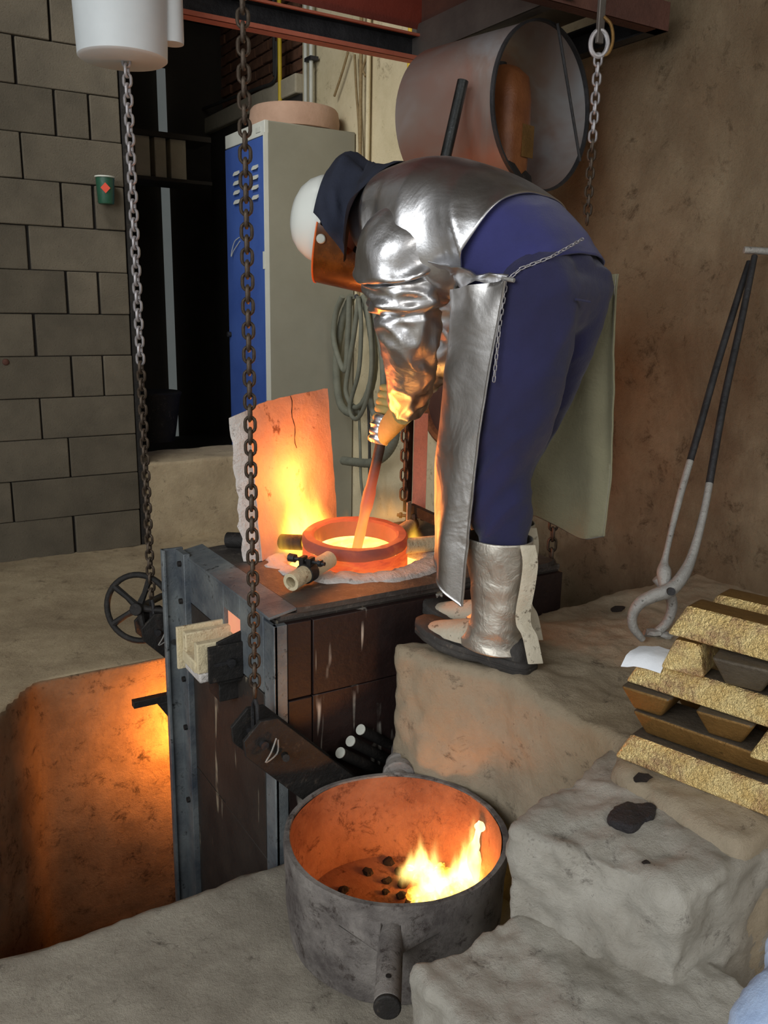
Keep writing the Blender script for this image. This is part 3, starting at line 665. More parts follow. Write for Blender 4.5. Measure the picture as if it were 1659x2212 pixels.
# refractory tubes pointing at the crucible, two with clamps
def rtube(p0, p1, r, label, clamp, mat='firebrick'):
    p0 = Vector(p0); p1 = Vector(p1); d = (p1-p0).normalized(); s = d.cross(Vector((0, 0, 1))).normalized(); u = s.cross(d)
    t = thing('refractory_tube', p0, label, 'tube', 'refractory tubes around the crucible')
    obj('tube_body', MB().pipe(p0, p1, r, r*0.62, 22), mat, t)
    if clamp:
        c = p0+d*(p1-p0).length*0.42
        obj('clamp', MB().pipe(c-d*0.016, c+d*0.016, r*1.18, r*1.0, 22), 'black', t)
        obj('clamp_ear', MB().obox(c+u*r*1.35-s*r*0.5, d*0.014, s*0.008, u*r*0.5), 'black', t, bevel=0.003)
        obj('clamp_ear', MB().obox(c+u*r*1.35+s*r*0.5, d*0.014, s*0.008, u*r*0.5), 'black', t, bevel=0.003)
        obj('clamp_bolt', MB().cyl(c+u*r*1.4-s*r*2.3, c+u*r*1.4+s*r*2.4, 0.006, k=8).cyl(c+u*r*1.4+s*r*1.6, c+u*r*1.4+s*r*2.0, 0.011, k=6).cyl(c+u*r*1.4-s*r*1.6, c+u*r*1.4-s*r*2.4, 0.013, k=8), 'darksteel', t)
    return t
zt = FT+0.012+0.030
rtube(onz(628, 1258, zt), onz(712, 1208, zt+0.02), 0.026, 'short cream refractory tube with a black clamp lying before the crucible', True)
rtube(onz(492, 1166, zt-0.005), onz(655, 1172, zt+0.012), 0.026, 'dark sooty tube running behind the heat shield to the crucible', False, 'black')
rtube(onz(952, 1172, zt), onz(872, 1180, zt+0.015), 0.026, 'pale refractory tube to the right of the crucible behind the apron', False)
rtube(onz(905, 1122, zt), onz(862, 1150, zt+0.02), 0.022, 'small refractory tube with a clamp behind the crucible', True)

# heat shield standing on the furnace: plate with a fibre backing
A = onz(567, 1212, FT+0.014); dr = Vector((0.86, 0.51, 0)).normalized(); nr = Vector((-dr.y, dr.x, 0)); up = Vector((-nr.x*0.03, -nr.y*0.03, 1)); up = Vector((0, 0, 1))+nr*0.06-dr*0.05
Wd = 0.47; H = 0.505
sh = thing('heat_shield', A, 'upright scorched plate with white fibre backing standing behind the crucible', 'heat shield')
b = MB(); rows = []; nu, nv = 24, 24
def shp(u, v, off):
    bow = 0.018*math.sin(math.pi*u)*(0.4+v); wob = 0.004*fbm((u*3, v*3, 0), 2, 2)
    top = H*(0.965+0.05*u)+0.004*fbm((u*6, 0, 0), 2, 3)
    return A+dr*(Wd*u)+up*(top*v)+nr*(bow+wob+off)
for off in (0.0, 0.004): rows.append([[shp(i/nu, j/nv, off) for i in range(nu+1)] for j in range(nv+1)])
def slab(b, f, b_):
    n0 = len(f); n1 = len(f[0]); vs = [p for r in f for p in r]+[p for r in b_ for p in r]; fs = []; o = n0*n1
    for j in range(n0-1):
        for i in range(n1-1):
            a = j*n1+i; fs.append((a, a+1, a+n1+1, a+n1)); fs.append((o+a, o+a+n1, o+a+n1+1, o+a+1))
    for i in range(n1-1):
        fs.append((i, o+i, o+i+1, i+1)); a = (n0-1)*n1+i; fs.append((a, a+1, o+a+1, o+a))
    for j in range(n0-1):
        a = j*n1; fs.append((a, a+n1, o+a+n1, o+a)); a = j*n1+n1-1; fs.append((a, o+a, o+a+n1, a+n1))
    b.add(vs, fs)
slab(b, *rows); obj('plate', b, 'shield', sh)
obj('crack', MB().tube([shp(0.575+0.01*math.sin(k*1.3), 1.0-0.35*k/10, -0.0008) for k in range(11)], [0.0012+0.0006*(k % 2) for k in range(11)], 5), 'black', sh)
b = MB(); fr = []; bk = []
for j in range(25):
    v = j/24; th = 0.046+0.010*fbm((v*5, 3, 1), 2, 3)
    fr.append([shp(-0.01+0.012*fbm((v*8, 1, i), 2, 2)+(1.0)*i/10, v*0.985, 0.006) for i in range(11)])
    bk.append([shp(-0.075+0.02*fbm((v*6, 2, i), 2, 2)+1.03*i/10, v*0.94, 0.006+th+0.006*fbm((v*7, i, 5), 1, 2)) for i in range(11)])
slab(b, fr, bk); obj('fibre_backing', b, 'fiber', sh, smooth=80)

# stirring rod
tip = cc+Vector((-0.02, -0.02, 0.08)); top = at(1000, 175, 2.62); rd = (top-tip); L = rd.length; q = rd.to_track_quat('Z', 'Y')
rod = thing('stirring_rod', tip, 'long black tube with a red-hot lower end dipping into the crucible', 'rod')
b = MB().pipe((0, 0, 0.62), (0, 0, L), 0.0175, 0.013, 18); o = obj('handle_tube', b.mesh('handle_tube'), 'steelpipe', rod); o.rotation_euler = q.to_euler()
b = MB(); rr = []
for i in range(30):
    z = 0.66*i/29; r_ = 0.0165+(0.004 if 0.20 < z < 0.27 else 0)+0.002*fbm((z*30, 0, 0), 1, 2); rr.append(b.ring((0, 0, z), (0, 0, 1), r_, 16))
b.loft(rr); o = obj('hot_end', b.mesh('hot_end'), 'rodhot', rod); o.rotation_euler = q.to_euler()
RODA, RODD, RODL = tip, rd.normalized(), L

# flames over the furnace
def flame(name, base, size, mat, label, lean=(0, 0), group='flames', rz=0.0):
    mat = mat(size, lean)
    b = MB().ball((0, 0, 0.5), 0.5, 10, (1, 1, 1)); b.v = [Vector((p.x*size[0], p.y*size[1], p.z*size[2])) for p in b.v]
    b = MB().box((-size[0]/2, -size[1]/2, 0), (size[0]/2, size[1]/2, size[2]))
    b.v = [Vector((p.x+lean[0]*p.z, p.y+lean[1]*p.z, p.z)) for p in b.v]
    o = obj(name, b.mesh(name, smooth=0), mat); o.location = base; o.rotation_euler.z = rz; tag(o, label, 'flame', group); return o
F1 = lambda sz, ln: m_flame('flame_yellow', (1.0, 0.55, 0.06, 1), (1.0, 0.22, 0.01, 1), 36, sz, ln, 7, 0.45)
F2 = lambda sz, ln: m_flame('flame_thin_orange', (1.0, 0.40, 0.05, 1), (1.0, 0.22, 0.02, 1), 4.5, sz, ln, 9, 0.50)
F3 = lambda sz, ln: m_flame('flame_bright', (1.0, 0.72, 0.20, 1), (1.0, 0.30, 0.02, 1), 60, sz, ln, 16, 0.46, sharp=1.3)
fp = onz(640, 1165, FT+0.03)
fn = Vector((-0.51, 0.86, 0)); fz = R(30.7)
flame('flame', cc+fn*0.225+Vector((0, 0, FT+0.0)), (0.22, 0.11, 0.47), F1, 'tall yellow flame rising between crucible and heat shield', (-0.10, 0.0), 'furnace flames', fz)
flame('flame', cc+fn*0.20+dr*0.05+Vector((0, 0, FT+0.0)), (0.44, 0.12, 0.27), F1, 'broad low yellow flame along the foot of the heat shield', (-0.10, 0.0), 'furnace flames', fz)
flame('flame', onz(668, 1205, FT+0.0), (0.17, 0.12, 0.17), F1, 'low yellow flame licking the near left side of the crucible', (-0.12, 0.1), 'furnace flames')
flame('flame', onz(850, 1135, FT+0.05), (0.26, 0.2, 0.24), F2, 'thin orange flame curling behind the stirring rod', (-0.2, 0.1), 'furnace flames')
flame('flame', onz(893, 1190, FT+0.03), (0.11, 0.10, 0.12), F1, 'small bright flame at the right flank of the crucible', (0, 0), 'furnace flames')
def firelight(name, loc, e, r=0.06, col=(1.0, 0.38, 0.09)):
    d = bpy.data.lights.new(name, 'POINT'); d.energy = e; d.color = col; d.shadow_soft_size = r
    o = bpy.data.objects.new(name, d); COL.objects.link(o); o.location = loc
firelight('furnace_flame_light', cc+fn*0.155+dr*0.02+Vector((0, 0, 0.36)), 6.5, 0.09, (1.0, 0.24, 0.045))
firelight('crucible_light', cc+Vector((0.02, -0.06, 0.24)), 2.0, 0.08, (1.0, 0.34, 0.08))
# ================================================================ ladle pot with burning coals
zr = -0.33; PL = onz(607, 1815, zr); PRt = onz(1103, 1815, zr); pc = (onz(855, 1665, zr)+onz(855, 1968, zr))/2; pr = 0.268
pc = Vector((pc.x, pc.y, 0)); H0 = ZF+0.004
pot = thing('ladle_pot', (pc.x, pc.y, H0), 'big round sooty steel ladle with burning coals inside, standing on the near floor', 'ladle')
k = 72
def lath(prof, jit=0.0, seed=0):
    b = MB().lathe([(r, z) for r, z in prof], pc, k)
    if jit: b.v = [p+Vector((p.x-pc.x, p.y-pc.y, 0)).normalized()*(jit*fbm(p+Vector((seed, 0, 0)), 6, 4)) for p in b.v]
    return b
obj('shell', lath([(0.001, H0), (pr-0.03, H0), (pr-0.012, H0+0.02), (pr-0.004, -0.50), (pr-0.002, -0.405), (pr, -0.40), (pr+0.004, -0.345), (pr+0.002, zr), (pr-0.010, zr), (pr-0.012, zr-0.004)], 0.004), 'pot_out', pot)
obj('lining', lath([(pr-0.0115, zr-0.003), (pr-0.014, -0.45), (pr-0.020, -0.545), (pr-0.03, -0.565), (0.12, -0.572), (0.001, -0.572)], 0.004, 3), 'pot_in', pot)
td = Vector((-0.50, -0.866, 0)).normalized()
td = (onz(838, 2150, -0.40)-Vector((pc.x, pc.y, -0.40))); td.z = 0; td.normalize()
for s in (1, -1):
    d = td*s; a = Vector((pc.x, pc.y, -0.395 if s == 1 else -0.352))+d*(pr-0.004); e = a+d*(0.20 if s == 1 else 0.175)
    sd = d.cross(Vector((0, 0, 1)))
    tr = obj('trunnion', MB().cyl(a-d*0.002, e, 0.0265, k=24), 'pot_out', pot, bevel=0.004)
    obj('trunnion_cap', MB().cyl(e-d*0.002, e+d*0.008, 0.027, k=24), 'black', tr, bevel=0.003)
    obj('pin_hole', MB().cyl(e-d*0.045+Vector((0, 0, 0.0255)), e-d*0.045+Vector((0, 0, 0.0273)), 0.006, k=10), 'black', tr)
    if s == 1:
        gs = []
        for q in (-1, 1):
            g = MB().extr([a+sd*q*0.02+Vector((0, 0, 0.028)), a+sd*q*0.13-d*0.035+Vector((0, 0, 0.045)), a+sd*q*0.12-d*0.03+Vector((0, 0, 0.0)), a+sd*q*0.024+d*0.05+Vector((0, 0, 0.0))], (0, 0, -1), 0.014)
            obj('gusset', g, 'pot_out', pot, bevel=0.003)
    else:
        obj('collar', MB().cyl(a+d*0.02, a+d*0.05, 0.046, k=20).cyl(a+d*0.075, a+d*0.095, 0.040, k=20), 'pot_out', tr, bevel=0.004)
# coal bed
rnd = random.Random(3)
def lump(c, r, rn, sq=None):
    b = MB(); s0 = rn.random()*50; sq = sq or (rn.uniform(.8, 1.3), rn.uniform(.8, 1.3), rn.uniform(.6, .9)); b.ball((0, 0, 0), r, 4, sq)
    b.v = [p*(1+0.55*mnoise.noise(p*(1.1/r)+Vector((s0, 0, 0)))) for p in b.v]; return [p+Vector(c) for p in b.v], b.f
zb = -0.572
b = MB(); hot = []
bed = onz(975, 1925, -0.54)
for i in range(130):
    px = rnd.uniform(885, 1062); py = rnd.uniform(1868, 1968)
    p = onz(px, py, zb+0.012); q = Vector((p.x-pc.x, p.y-pc.y))
    if q.length > pr-0.035: continue
    if rnd.random() > (px-868)/70: continue
    r_ = rnd.uniform(0.009, 0.018); vs, fs = lump((p.x, p.y, zb+r_*0.5+rnd.uniform(0, 0.02)), r_, rnd); b.add(vs, fs)
eb = obj('ember_bed', b, 'hotcoal', smooth=0); tag(eb, 'heap of burning embers against the right side of the ladle', 'embers', kind='stuff')
cl = [(838, 1860, 0.016, 'largest charcoal lump with a greyish face near the back of the ladle'), (795, 1881, 0.014, 'square dark charcoal lump left of the ladle centre'), (741, 1920, 0.012, 'lone charcoal lump nearest the left wall of the ladle'), (836, 1900, 0.013, 'reddish charcoal lump at the middle of the ladle'), (833, 1922, 0.010, 'small charcoal lump just below the reddish one'), (872, 1905, 0.017, 'black charcoal lump at the left edge of the embers'), (868, 1930, 0.014, 'black charcoal lump between embers and ladle front'), (885, 1950, 0.015, 'charcoal lump at the front edge of the embers'), (862, 1880, 0.015, 'charcoal lump behind the left end of the embers')]
for px, py, r_, lab in cl:
    p = onz(px, py, zb+0.01); bb = MB(); vs, fs = lump((p.x, p.y, zb+r_*0.45), r_, rnd); bb.add(vs, fs)
    tag(obj('charcoal_lump', bb, 'coal', smooth=0, org=(p.x, p.y, zb)), lab, 'charcoal', 'charcoal in the ladle')
fl = [((935, 1950), (0.13, 0.12, 0.20), 'broad white-hot flame at the front of the ember heap'), ((1000, 1925), (0.17, 0.13, 0.17), 'yellow flame over the middle of the ember heap'), ((905, 1900), (0.13, 0.12, 0.14), 'ragged yellow flame at the left end of the ember heap'), ((1018, 1897), (0.09, 0.09, 0.22), 'yellow flame by the right wall of the ladle')]
for (px, py), sz, lab in fl: flame('flame', onz(px, py, zb+0.012), sz, F3, lab, (0, 0), 'ladle flames')
b = MB(); ft = onz(1030, 1905, zb+0.02); dd = (ft-CAM).length
pts = [at(x, y, 1.80-0.006*i) for i, (x, y) in enumerate(((1062, 1900), (1058, 1865), (1054, 1835), (1050, 1815), (1058, 1795), (1066, 1775), (1068, 1760), (1072, 1750), (1070, 1738)))]
sh_ = ft-pts[0]; pts = [p+sh_ for p in pts]
b.tube(spline(pts, 30), [x[0] for x in crom([(0.010,), (0.016,), (0.020,), (0.016,), (0.011,), (0.007,), (0.008,), (0.014,), (0.003,)], 30)], 12)
b.v = [p+Vector((fbm(p, 30, 2), fbm(p+Vector((9, 0, 0)), 30, 2), 0))*0.006 for p in b.v]
MT['tongue'] = m_glow('flame_tongue', [(0.3, (1.0, 0.42, 0.03)), (0.48, (1.0, 0.70, 0.18)), (0.66, (1.0, 0.9, 0.5))], 1.7, 14, 3, (1, 1, 0.5))
tag(obj('flame', b, 'tongue', smooth=80), 'tall twisting flame tongue licking up past the right rim of the ladle', 'flame', 'ladle flames')
firelight('ladle_fire_light', onz(985, 1900, zb+0.07), 3.0, 0.035, (1.0, 0.30, 0.05))

# ================================================================ brass ingots
Q = Vector((1.262, 1.115, 0.0)); ia = Vector((0.265, -0.964, 0)).normalized(); ip = Vector((0.964, 0.265, 0)).normalized()
def ingot(a, p, z, L, wb, h, up, along, label, mats=('brass', 'brass_dark'), skew=0.0):
    """trapezoid bar: wide face at the bottom when up, else at the top"""
    la, lb = (ia, ip) if along else (ip, ia)
    rot = Matrix.Rotation(skew, 3, 'Z'); la = rot @ la; lb = rot @ lb
    o0 = Q+ia*a+ip*p+Vector((0, 0, z)); tp = 0.22*wb
    b = MB(); n = 10
    bot, topi = (0.0, tp) if up else (tp, 0.0)
    def rg(t, e, ins, zz): return o0+la*(e)+lb*t+Vector((0, 0, zz))
    def lay(ins, zz): return [o0+la*(ins)+lb*ins+Vector((0, 0, zz)), o0+la*(L-ins)+lb*ins+Vector((0, 0, zz)), o0+la*(L-ins)+lb*(wb-ins)+Vector((0, 0, zz)), o0+la*ins+lb*(wb-ins)+Vector((0, 0, zz))]
    l0 = lay(bot, 0); l1 = lay(topi, h)
    b.add(l0+l1, [(0, 1, 5, 4), (1, 2, 6, 5), (2, 3, 7, 6), (3, 0, 4, 7), (3, 2, 1, 0)], 0 ); b.add(l1, [(0, 1, 2, 3)], 1)
    if up: b.mi[4] = 0
    oo = obj('brass_ingot', b, list(mats), smooth=0, bevel=0.007, seg=3, org=o0)
    oo.data.shade_smooth(); return tag(oo, label, 'ingot', 'stacked brass ingots')
h = 0.052
ingot(0.0, 0.0, 0.006, 0.62, 0.10, h, True, True, 'long bright brass ingot at the very bottom front of the stack')
ingot(0.02, 0.17, 0.006, 0.60, 0.10, h, True, True, 'long brass ingot on the ground at the back of the stack')
z = 0.006+h+0.002
ingot(0.02, 0.02, z, 0.60, 0.105, h, False, True, 'long dark upturned ingot lying on the bottom front one', ('brass_brown', 'brass_dark'))
ingot(0.03, 0.18, z, 0.58, 0.105, h, False, True, 'long dark upturned ingot at the back of the second layer', ('brass_brown', 'brass_dark'))
z += h+0.002
ingot(0.0, 0.0, z, 0.30, 0.105, h, False, False, 'short dark upturned ingot at the left end of the third layer', ('brass_brown', 'brass_dark'), 0.06)
ingot(0.155, 0.0, z, 0.30, 0.11, h, False, False, 'short dark upturned ingot in the middle of the third layer', ('brass_brown', 'brass_dark'), 0.1)
ingot(0.265, -0.01, z, 0.30, 0.10, h, True, False, 'short bright ingot at the right end of the third layer', skew=0.05)
z += h+0.002
ingot(0.0, 0.02, z, 0.62, 0.10, h, True, True, 'long bright ingot in the fourth layer with white paper on its left end')
ingot(0.03, 0.19, z, 0.60, 0.10, h, True, True, 'long ingot at the back of the fourth layer')
pap = MB().extr([Q+ia*0.02+ip*0.02+Vector((0, 0, z+0.030)), Q+ia*0.10+ip*0.042+Vector((0, 0, z+h+0.002)), Q+ia*0.09+ip*0.085+Vector((0, 0, z+h+0.003)), Q-ia*0.005+ip*0.09+Vector((0, 0, z+0.045)), Q-ia*0.012+ip*0.03+Vector((0, 0, z+0.022))], (0, 0, 1), 0.0015)
z += h+0.004
pz = z-h-0.004
pap = MB(); cs = []
for u in range(7):
    row = []
    for v in range(5):
        a_ = -0.015+0.085*u/6+0.004*mnoise.noise(Vector((u, v, 2))); p_ = 0.008+0.075*v/4
        zz = pz+h+0.008+(-0.012*(1-u/3) if u < 3 else 0)-(0.022*(1-v/1.2) if v < 1.2 else 0)+0.002*mnoise.noise(Vector((u*.8, v*.8, 9)))
        row.append(Q+ia*a_+ip*(p_+0.02)+Vector((0, 0, zz)))
    cs.append(row)
slab(pap, cs, [[p+Vector((0, 0, 0.0015)) for p in r] for r in cs]); tag(obj('paper_scrap', pap, 'paper', smooth=60), 'torn white paper scrap on the left end of the ingot stack', 'paper')
ingot(0.075, 0.01, z, 0.30, 0.085, h+0.008, True, False, 'short bright ingot end-on at the left of the fifth layer', ('brass', 'brass_brown'), 0.12)
ingot(0.175, 0.0, z, 0.28, 0.115, h+0.004, False, False, 'short dark upturned ingot in the middle of the fifth layer', ('brass_dark', 'brass_dark'), 0.14)
ingot(0.30, 0.0, z, 0.28, 0.11, h+0.004, False, False, 'short dark upturned ingot at the right of the fifth layer', ('brass_dark', 'brass_dark'), 0.1)
z += h+0.011
ingot(0.07, 0.035, z, 0.62, 0.115, h+0.008, True, True, 'long bright ingot at the front on top of the stack', ('brass', 'brass_brown'))
ingot(0.08, 0.16, z, 0.62, 0.115, h+0.004, True, True, 'long ingot at the back on top of the stack', ('brass', 'brass_brown'))

# tongs leaning on the right wall
tb = onz(1388, 1378, 0.02); pv = at(1443, 1276, 2.36); tt = onx(1632, 548, XW-0.10)
tg = thing('crucible_tongs', (tb.x, tb.y, 0), 'long steel crucible tongs leaning against the right wall', 'tongs')
dpv = (pv-CAM).dot(_fw); dtt = (tt-CAM).dot(_fw); dtb = (tb-CAM).dot(_fw)
def tp_(x, y):
    f = (1276-y)/(1276-548); return at(x, y, 1/(1/dpv+(1/dtt-1/dpv)*f) if f > 0 else dpv+(dtb-dpv)*(-f)/((1378-1276)/(1276-548)))
obj('jaw', MB().tube(spline([tp_(x, y) for x, y in ((1462, 1262), (1443, 1276), (1412, 1287), (1382, 1303), (1366, 1330), (1368, 1355), (1380, 1372), (1389, 1382))], 28), [x[0] for x in crom([(0.018,), (0.021,), (0.019,), (0.017,), (0.014,), (0.013,), (0.011,), (0.009,)], 28)], 10), 'zinc', tg)
obj('jaw', MB().tube(spline([tp_(x, y)+Vector((0.04, 0.05, 0)) for x, y in ((1428, 1262), (1452, 1292), (1462, 1325), (1450, 1362), (1420, 1388), (1400, 1385))], 20), [x[0] for x in crom([(0.016,), (0.017,), (0.015,), (0.014,), (0.013,), (0.010,)], 20)], 10), 'zinc', tg)
obj('pivot_bolt', MB().cyl(pv-_fw*0.03, pv+_fw*0.03, 0.011, k=12), 'darksteel', tg)
hp1 = (spline([tp_(x, y) for x, y in ((1445, 1278), (1474, 1245), (1497, 1195), (1522, 1100), (1540, 1000), (1565, 860), (1600, 700), (1630, 553))], 40), [x[0] for x in crom([(0.019,), (0.018,), (0.013,), (0.0105,), (0.0105,), (0.0105,), (0.010,), (0.009,)], 40)])
hp2 = (spline([tp_(x, y)+Vector((0.02, 0.02, 0)) for x, y in ((1440, 1280), (1436, 1240), (1440, 1205), (1470, 1080), (1510, 940), (1552, 790), (1598, 640), (1622, 565))], 40), [x[0] for x in crom([(0.016,), (0.020,), (0.009,), (0.010,), (0.0105,), (0.0105,), (0.010,), (0.009,)], 40)])
for P_, r_ in (hp1, hp2):
    rod_ = obj('handle_rod', MB().tube(P_[:22], r_[:22], 10), 'zinc', tg); obj('dark_grip', MB().tube(P_[20:], [q+0.0004 for q in r_[20:]], 10), 'darksteel', rod_)
obj('cross_handle', MB().cyl(tp_(1607, 540), tp_(1690, 545), 0.011, k=12), 'zinc', tg, bevel=0.002)

# small debris and the burnt patch on the block
def debris(px, py, zz, r_, mat, name, lab, sq=None):
    p = onz(px, py, zz); bb = MB(); vs, fs = lump((p.x, p.y, zz+r_*0.3), r_, rnd, sq); bb.add(vs, fs)
    tag(obj(name, bb, mat, smooth=0, org=(p.x, p.y, zz)), lab, 'debris', 'scraps on the concrete')
debris(1335, 1318, 0.005, 0.018, 'coal', 'stone_chip', 'dark flat stone chip on the platform left of the tong jaw', (1.6, 1, .4))
debris(1415, 1372, 0.005, 0.022, 'zinc', 'slag_lump', 'grey slag lump between the tong jaw and the ingots', (1.5, 1, .6))
debris(1440, 1375, 0.005, 0.016, 'zinc', 'slag_lump', 'small grey slag lump under the top ingots', (1.3, 1.2, .6))
debris(1388, 1683, 0.005, 0.012, 'coal', 'clinker', 'black clinker at the foot of the lowest bright ingot', (1.8, 1, .5))
debris(1395, 1865, -0.035, 0.006, 'coal', 'clinker', 'tiny black crumb on the near block', (1.2, 1, .6))
debris(1412, 1876, -0.035, 0.006, 'coal', 'clinker', 'tiny black crumb beside another one on the near block', (1.6, 1, .5))
p = onz(1362, 1768, -0.03); bb = MB(); vs = []
for i in range(28):
    a = 2*math.pi*i/28; rr_ = 0.045*(1+0.35*mnoise.noise(Vector((math.cos(a)*1.6, math.sin(a)*1.6, 4)))); vs.append((p.x+math.cos(a)*rr_*1.15-0.0, p.y+math.sin(a)*rr_*0.8))
bb.prism(vs, -0.04, -0.018); tag(obj('tar_patch', remesh(bb, 0.004, 3, 0.003, 40, 0, 0, 'tar_patch'), 'stain'), 'black burnt tar patch on the near concrete block', 'patch')
# bystander's clothing in the lower right corner
sl_ = spline([at(2020, 1760, 0.78), at(1890, 1900, 0.68), at(1790, 2060, 0.62), at(1750, 2150, 0.60), at(1705, 2240, 0.58), at(1640, 2400, 0.57), at(1560, 2620, 0.55)], 60)
b = MB().tube(sl_, [0.034+0.003*math.sin(i*0.35)+0.002*mnoise.noise(Vector((i*0.6, 0, 0)))-(0.02 if i in (0, 59) else 0.006 if i in (1, 58) else 0) for i in range(60)], 28)
b.v = [p+Vector((1, 1, 1))*(0.0025*fbm(p, 22, 3)) for p in b.v]
tag(obj('cloth_sleeve', b, 'jeans', smooth=80), 'pale blue cloth sleeve at the lower right corner of the picture', 'sleeve')

# ================================================================ chains
def linkmesh(pitch, wire, width, name, mat):
    """one stadium-shaped link along z"""
    hl = pitch/2+wire/2; rr_ = width/2-wire/2; st = max(hl-rr_, 0.001); pts = []
    for i in range(7): a = math.pi*i/6; pts.append(Vector((rr_*math.cos(a), 0, st+rr_*math.sin(a))))
    for i in range(7): a = math.pi+math.pi*i/6; pts.append(Vector((rr_*math.cos(a), 0, -st+rr_*math.sin(a))))
    b = MB().tube(pts, wire/2, 6, closed=True); me = b.mesh(name, smooth=60); me.materials.append(MT[mat]); return me
def chain(root, path, me, pitch, twist=45, pname='link', mat2=None, cut=None):
    path = [Vector(p) for p in path]; segs = [(path[i+1]-path[i]).length for i in range(len(path)-1)]; tot = sum(segs); n = int(tot/pitch); rl = wloc(root)
    for i in range(n):
        s = (i+0.5)*pitch; k = 0
        while k < len(segs)-1 and s > segs[k]: s -= segs[k]; k += 1
        d = (path[k+1]-path[k]).normalized(); p = path[k]+d*s
        o = bpy.data.objects.new(pname, mat2 if (mat2 and p.z > cut) else me); COL.objects.link(o); o.parent = root; o.location = p-rl
        q = d.to_track_quat('Z', 'Y') @ Matrix.Rotation(R(twist+90*(i % 2)), 3, 'Z').to_quaternion(); o.rotation_euler = q.to_euler()
LK = linkmesh(0.0275, 0.0092, 0.033, 'hoist_link', 'chain'); LKZ = linkmesh(0.0275, 0.0092, 0.033, 'hoist_link_zinc', 'chain_zinc')
c = Vector((0.80, 1.905, 0)); ch = thing('hoist_chain', (c.x, c.y, 2.4), 'heavy dark hoist chain hanging in front to the near tilting arm', 'chain', 'hoist chains')
chain(ch, [(c.x, c.y, 2.4), (c.x, c.y, -0.10)], LK, 0.0275, 30)
c = Vector((0.80, 2.80, 0)); ch = thing('hoist_chain', (c.x, c.y, 1.66), 'hoist chain hanging from the white chain bin to the far arm, pale at its top', 'chain', 'hoist chains')
chain(ch, [(c.x, c.y, 1.68), (c.x, c.y, -0.09)], LK, 0.0275, 40, mat2=LKZ, cut=0.72)
# white chain bin
pb = at(262, 124, 2.72); BZ = pb.z-0.055
bn = thing('chain_bin', (c.x, c.y, BZ), 'white cylindrical hoist bin hanging at the upper left', 'hoist bin')
bx, by = c.x-0.01, c.y
obj('bin_shell', MB().lathe([(0.001, BZ), (0.122, BZ), (0.130, BZ+0.006), (0.150, BZ+0.5), (0.15, BZ+0.8)], (bx, by, 0), 48), 'white_paint', bn)
q_ = Vector((bx, by, 0))+Vector((0.85, -0.2, 0)).normalized()*0.145
obj('side_tube', MB().lathe([(0.001, BZ+0.06), (0.035, BZ+0.06), (0.036, BZ+0.07), (0.036, BZ+0.8)], q_, 20), 'white_paint', bn)
# right-hand chain with hook
cx = at(1280, 300, 2.55); ch = thing('hook_chain', (cx.x, cx.y, 2.0), 'grey chain with a yellow hook hanging before the right wall', 'chain')
tz = at(1288, 130, 2.55).z; bz = at(1262, 486, 2.55).z
LS = linkmesh(0.026, 0.008, 0.029, 'small_link', 'chain_zinc'); LR = linkmesh(0.026, 0.008, 0.029, 'small_link_dark', 'chain')
chain(ch, [(cx.x, cx.y, tz), (cx.x, cx.y, bz)], LR, 0.026, 35, mat2=LS, cut=at(1270, 300, 2.55).z)
obj('ring', MB().tube([(cx.x+0.022*math.cos(a), cx.y-0.012*math.cos(a), tz+0.03+0.035*math.sin(a)) for a in [2*math.pi*i/24 for i in range(24)]], 0.007, 8, closed=True), 'chain_zinc', ch)
obj('hook', MB().tube(spline([(cx.x+0.005, cx.y-0.006, tz+0.10), (cx.x+0.026, cx.y-0.016, tz+0.08), (cx.x+0.034, cx.y-0.02, tz+0.04), (cx.x+0.024, cx.y-0.016, tz+0.005), (cx.x+0.006, cx.y-0.004, tz-0.005)], 16), [0.005]*12+[0.0045, 0.004, 0.003, 0.002], 8), 'brass_brown', ch)
obj('hanger_strap', MB().box((cx.x-0.012, cx.y-0.006, tz+0.03), (cx.x+0.012, cx.y+0.006, tz+0.42)), 'hoodgrey', ch, bevel=0.002)
# small chains behind the man
c1 = at(1196, 1120, 2.85); ch = thing('loose_chain', (c1.x, c1.y, c1.z), 'dark chain hanging below the apron in the shade by the right wall', 'chain')
LB = linkmesh(0.036, 0.010, 0.036, 'shade_link', 'chain'); chain(ch, [c1, Vector((c1.x, c1.y, at(1178, 1325, 2.85).z))], LB, 0.036, 30)
c2 = Vector((1.95, 2.82, 0)); p = at(876, 925, 3.1); c2 = Vector((p.x, p.y, 0)); zb2 = at(870, 1092, 3.1).z
ch = thing('loose_chain', (p.x, p.y, p.z), 'dark chain hanging behind the gloved hand on a dark bar', 'chain')
chain(ch, [(p.x, p.y, p.z+0.35), (p.x, p.y, zb2)], LB, 0.036, 30)
obj('back_bar', MB().box((p.x+0.03, p.y+0.03, zb2-0.05), (p.x+0.055, p.y+0.05, p.z+0.4)), 'black', ch)
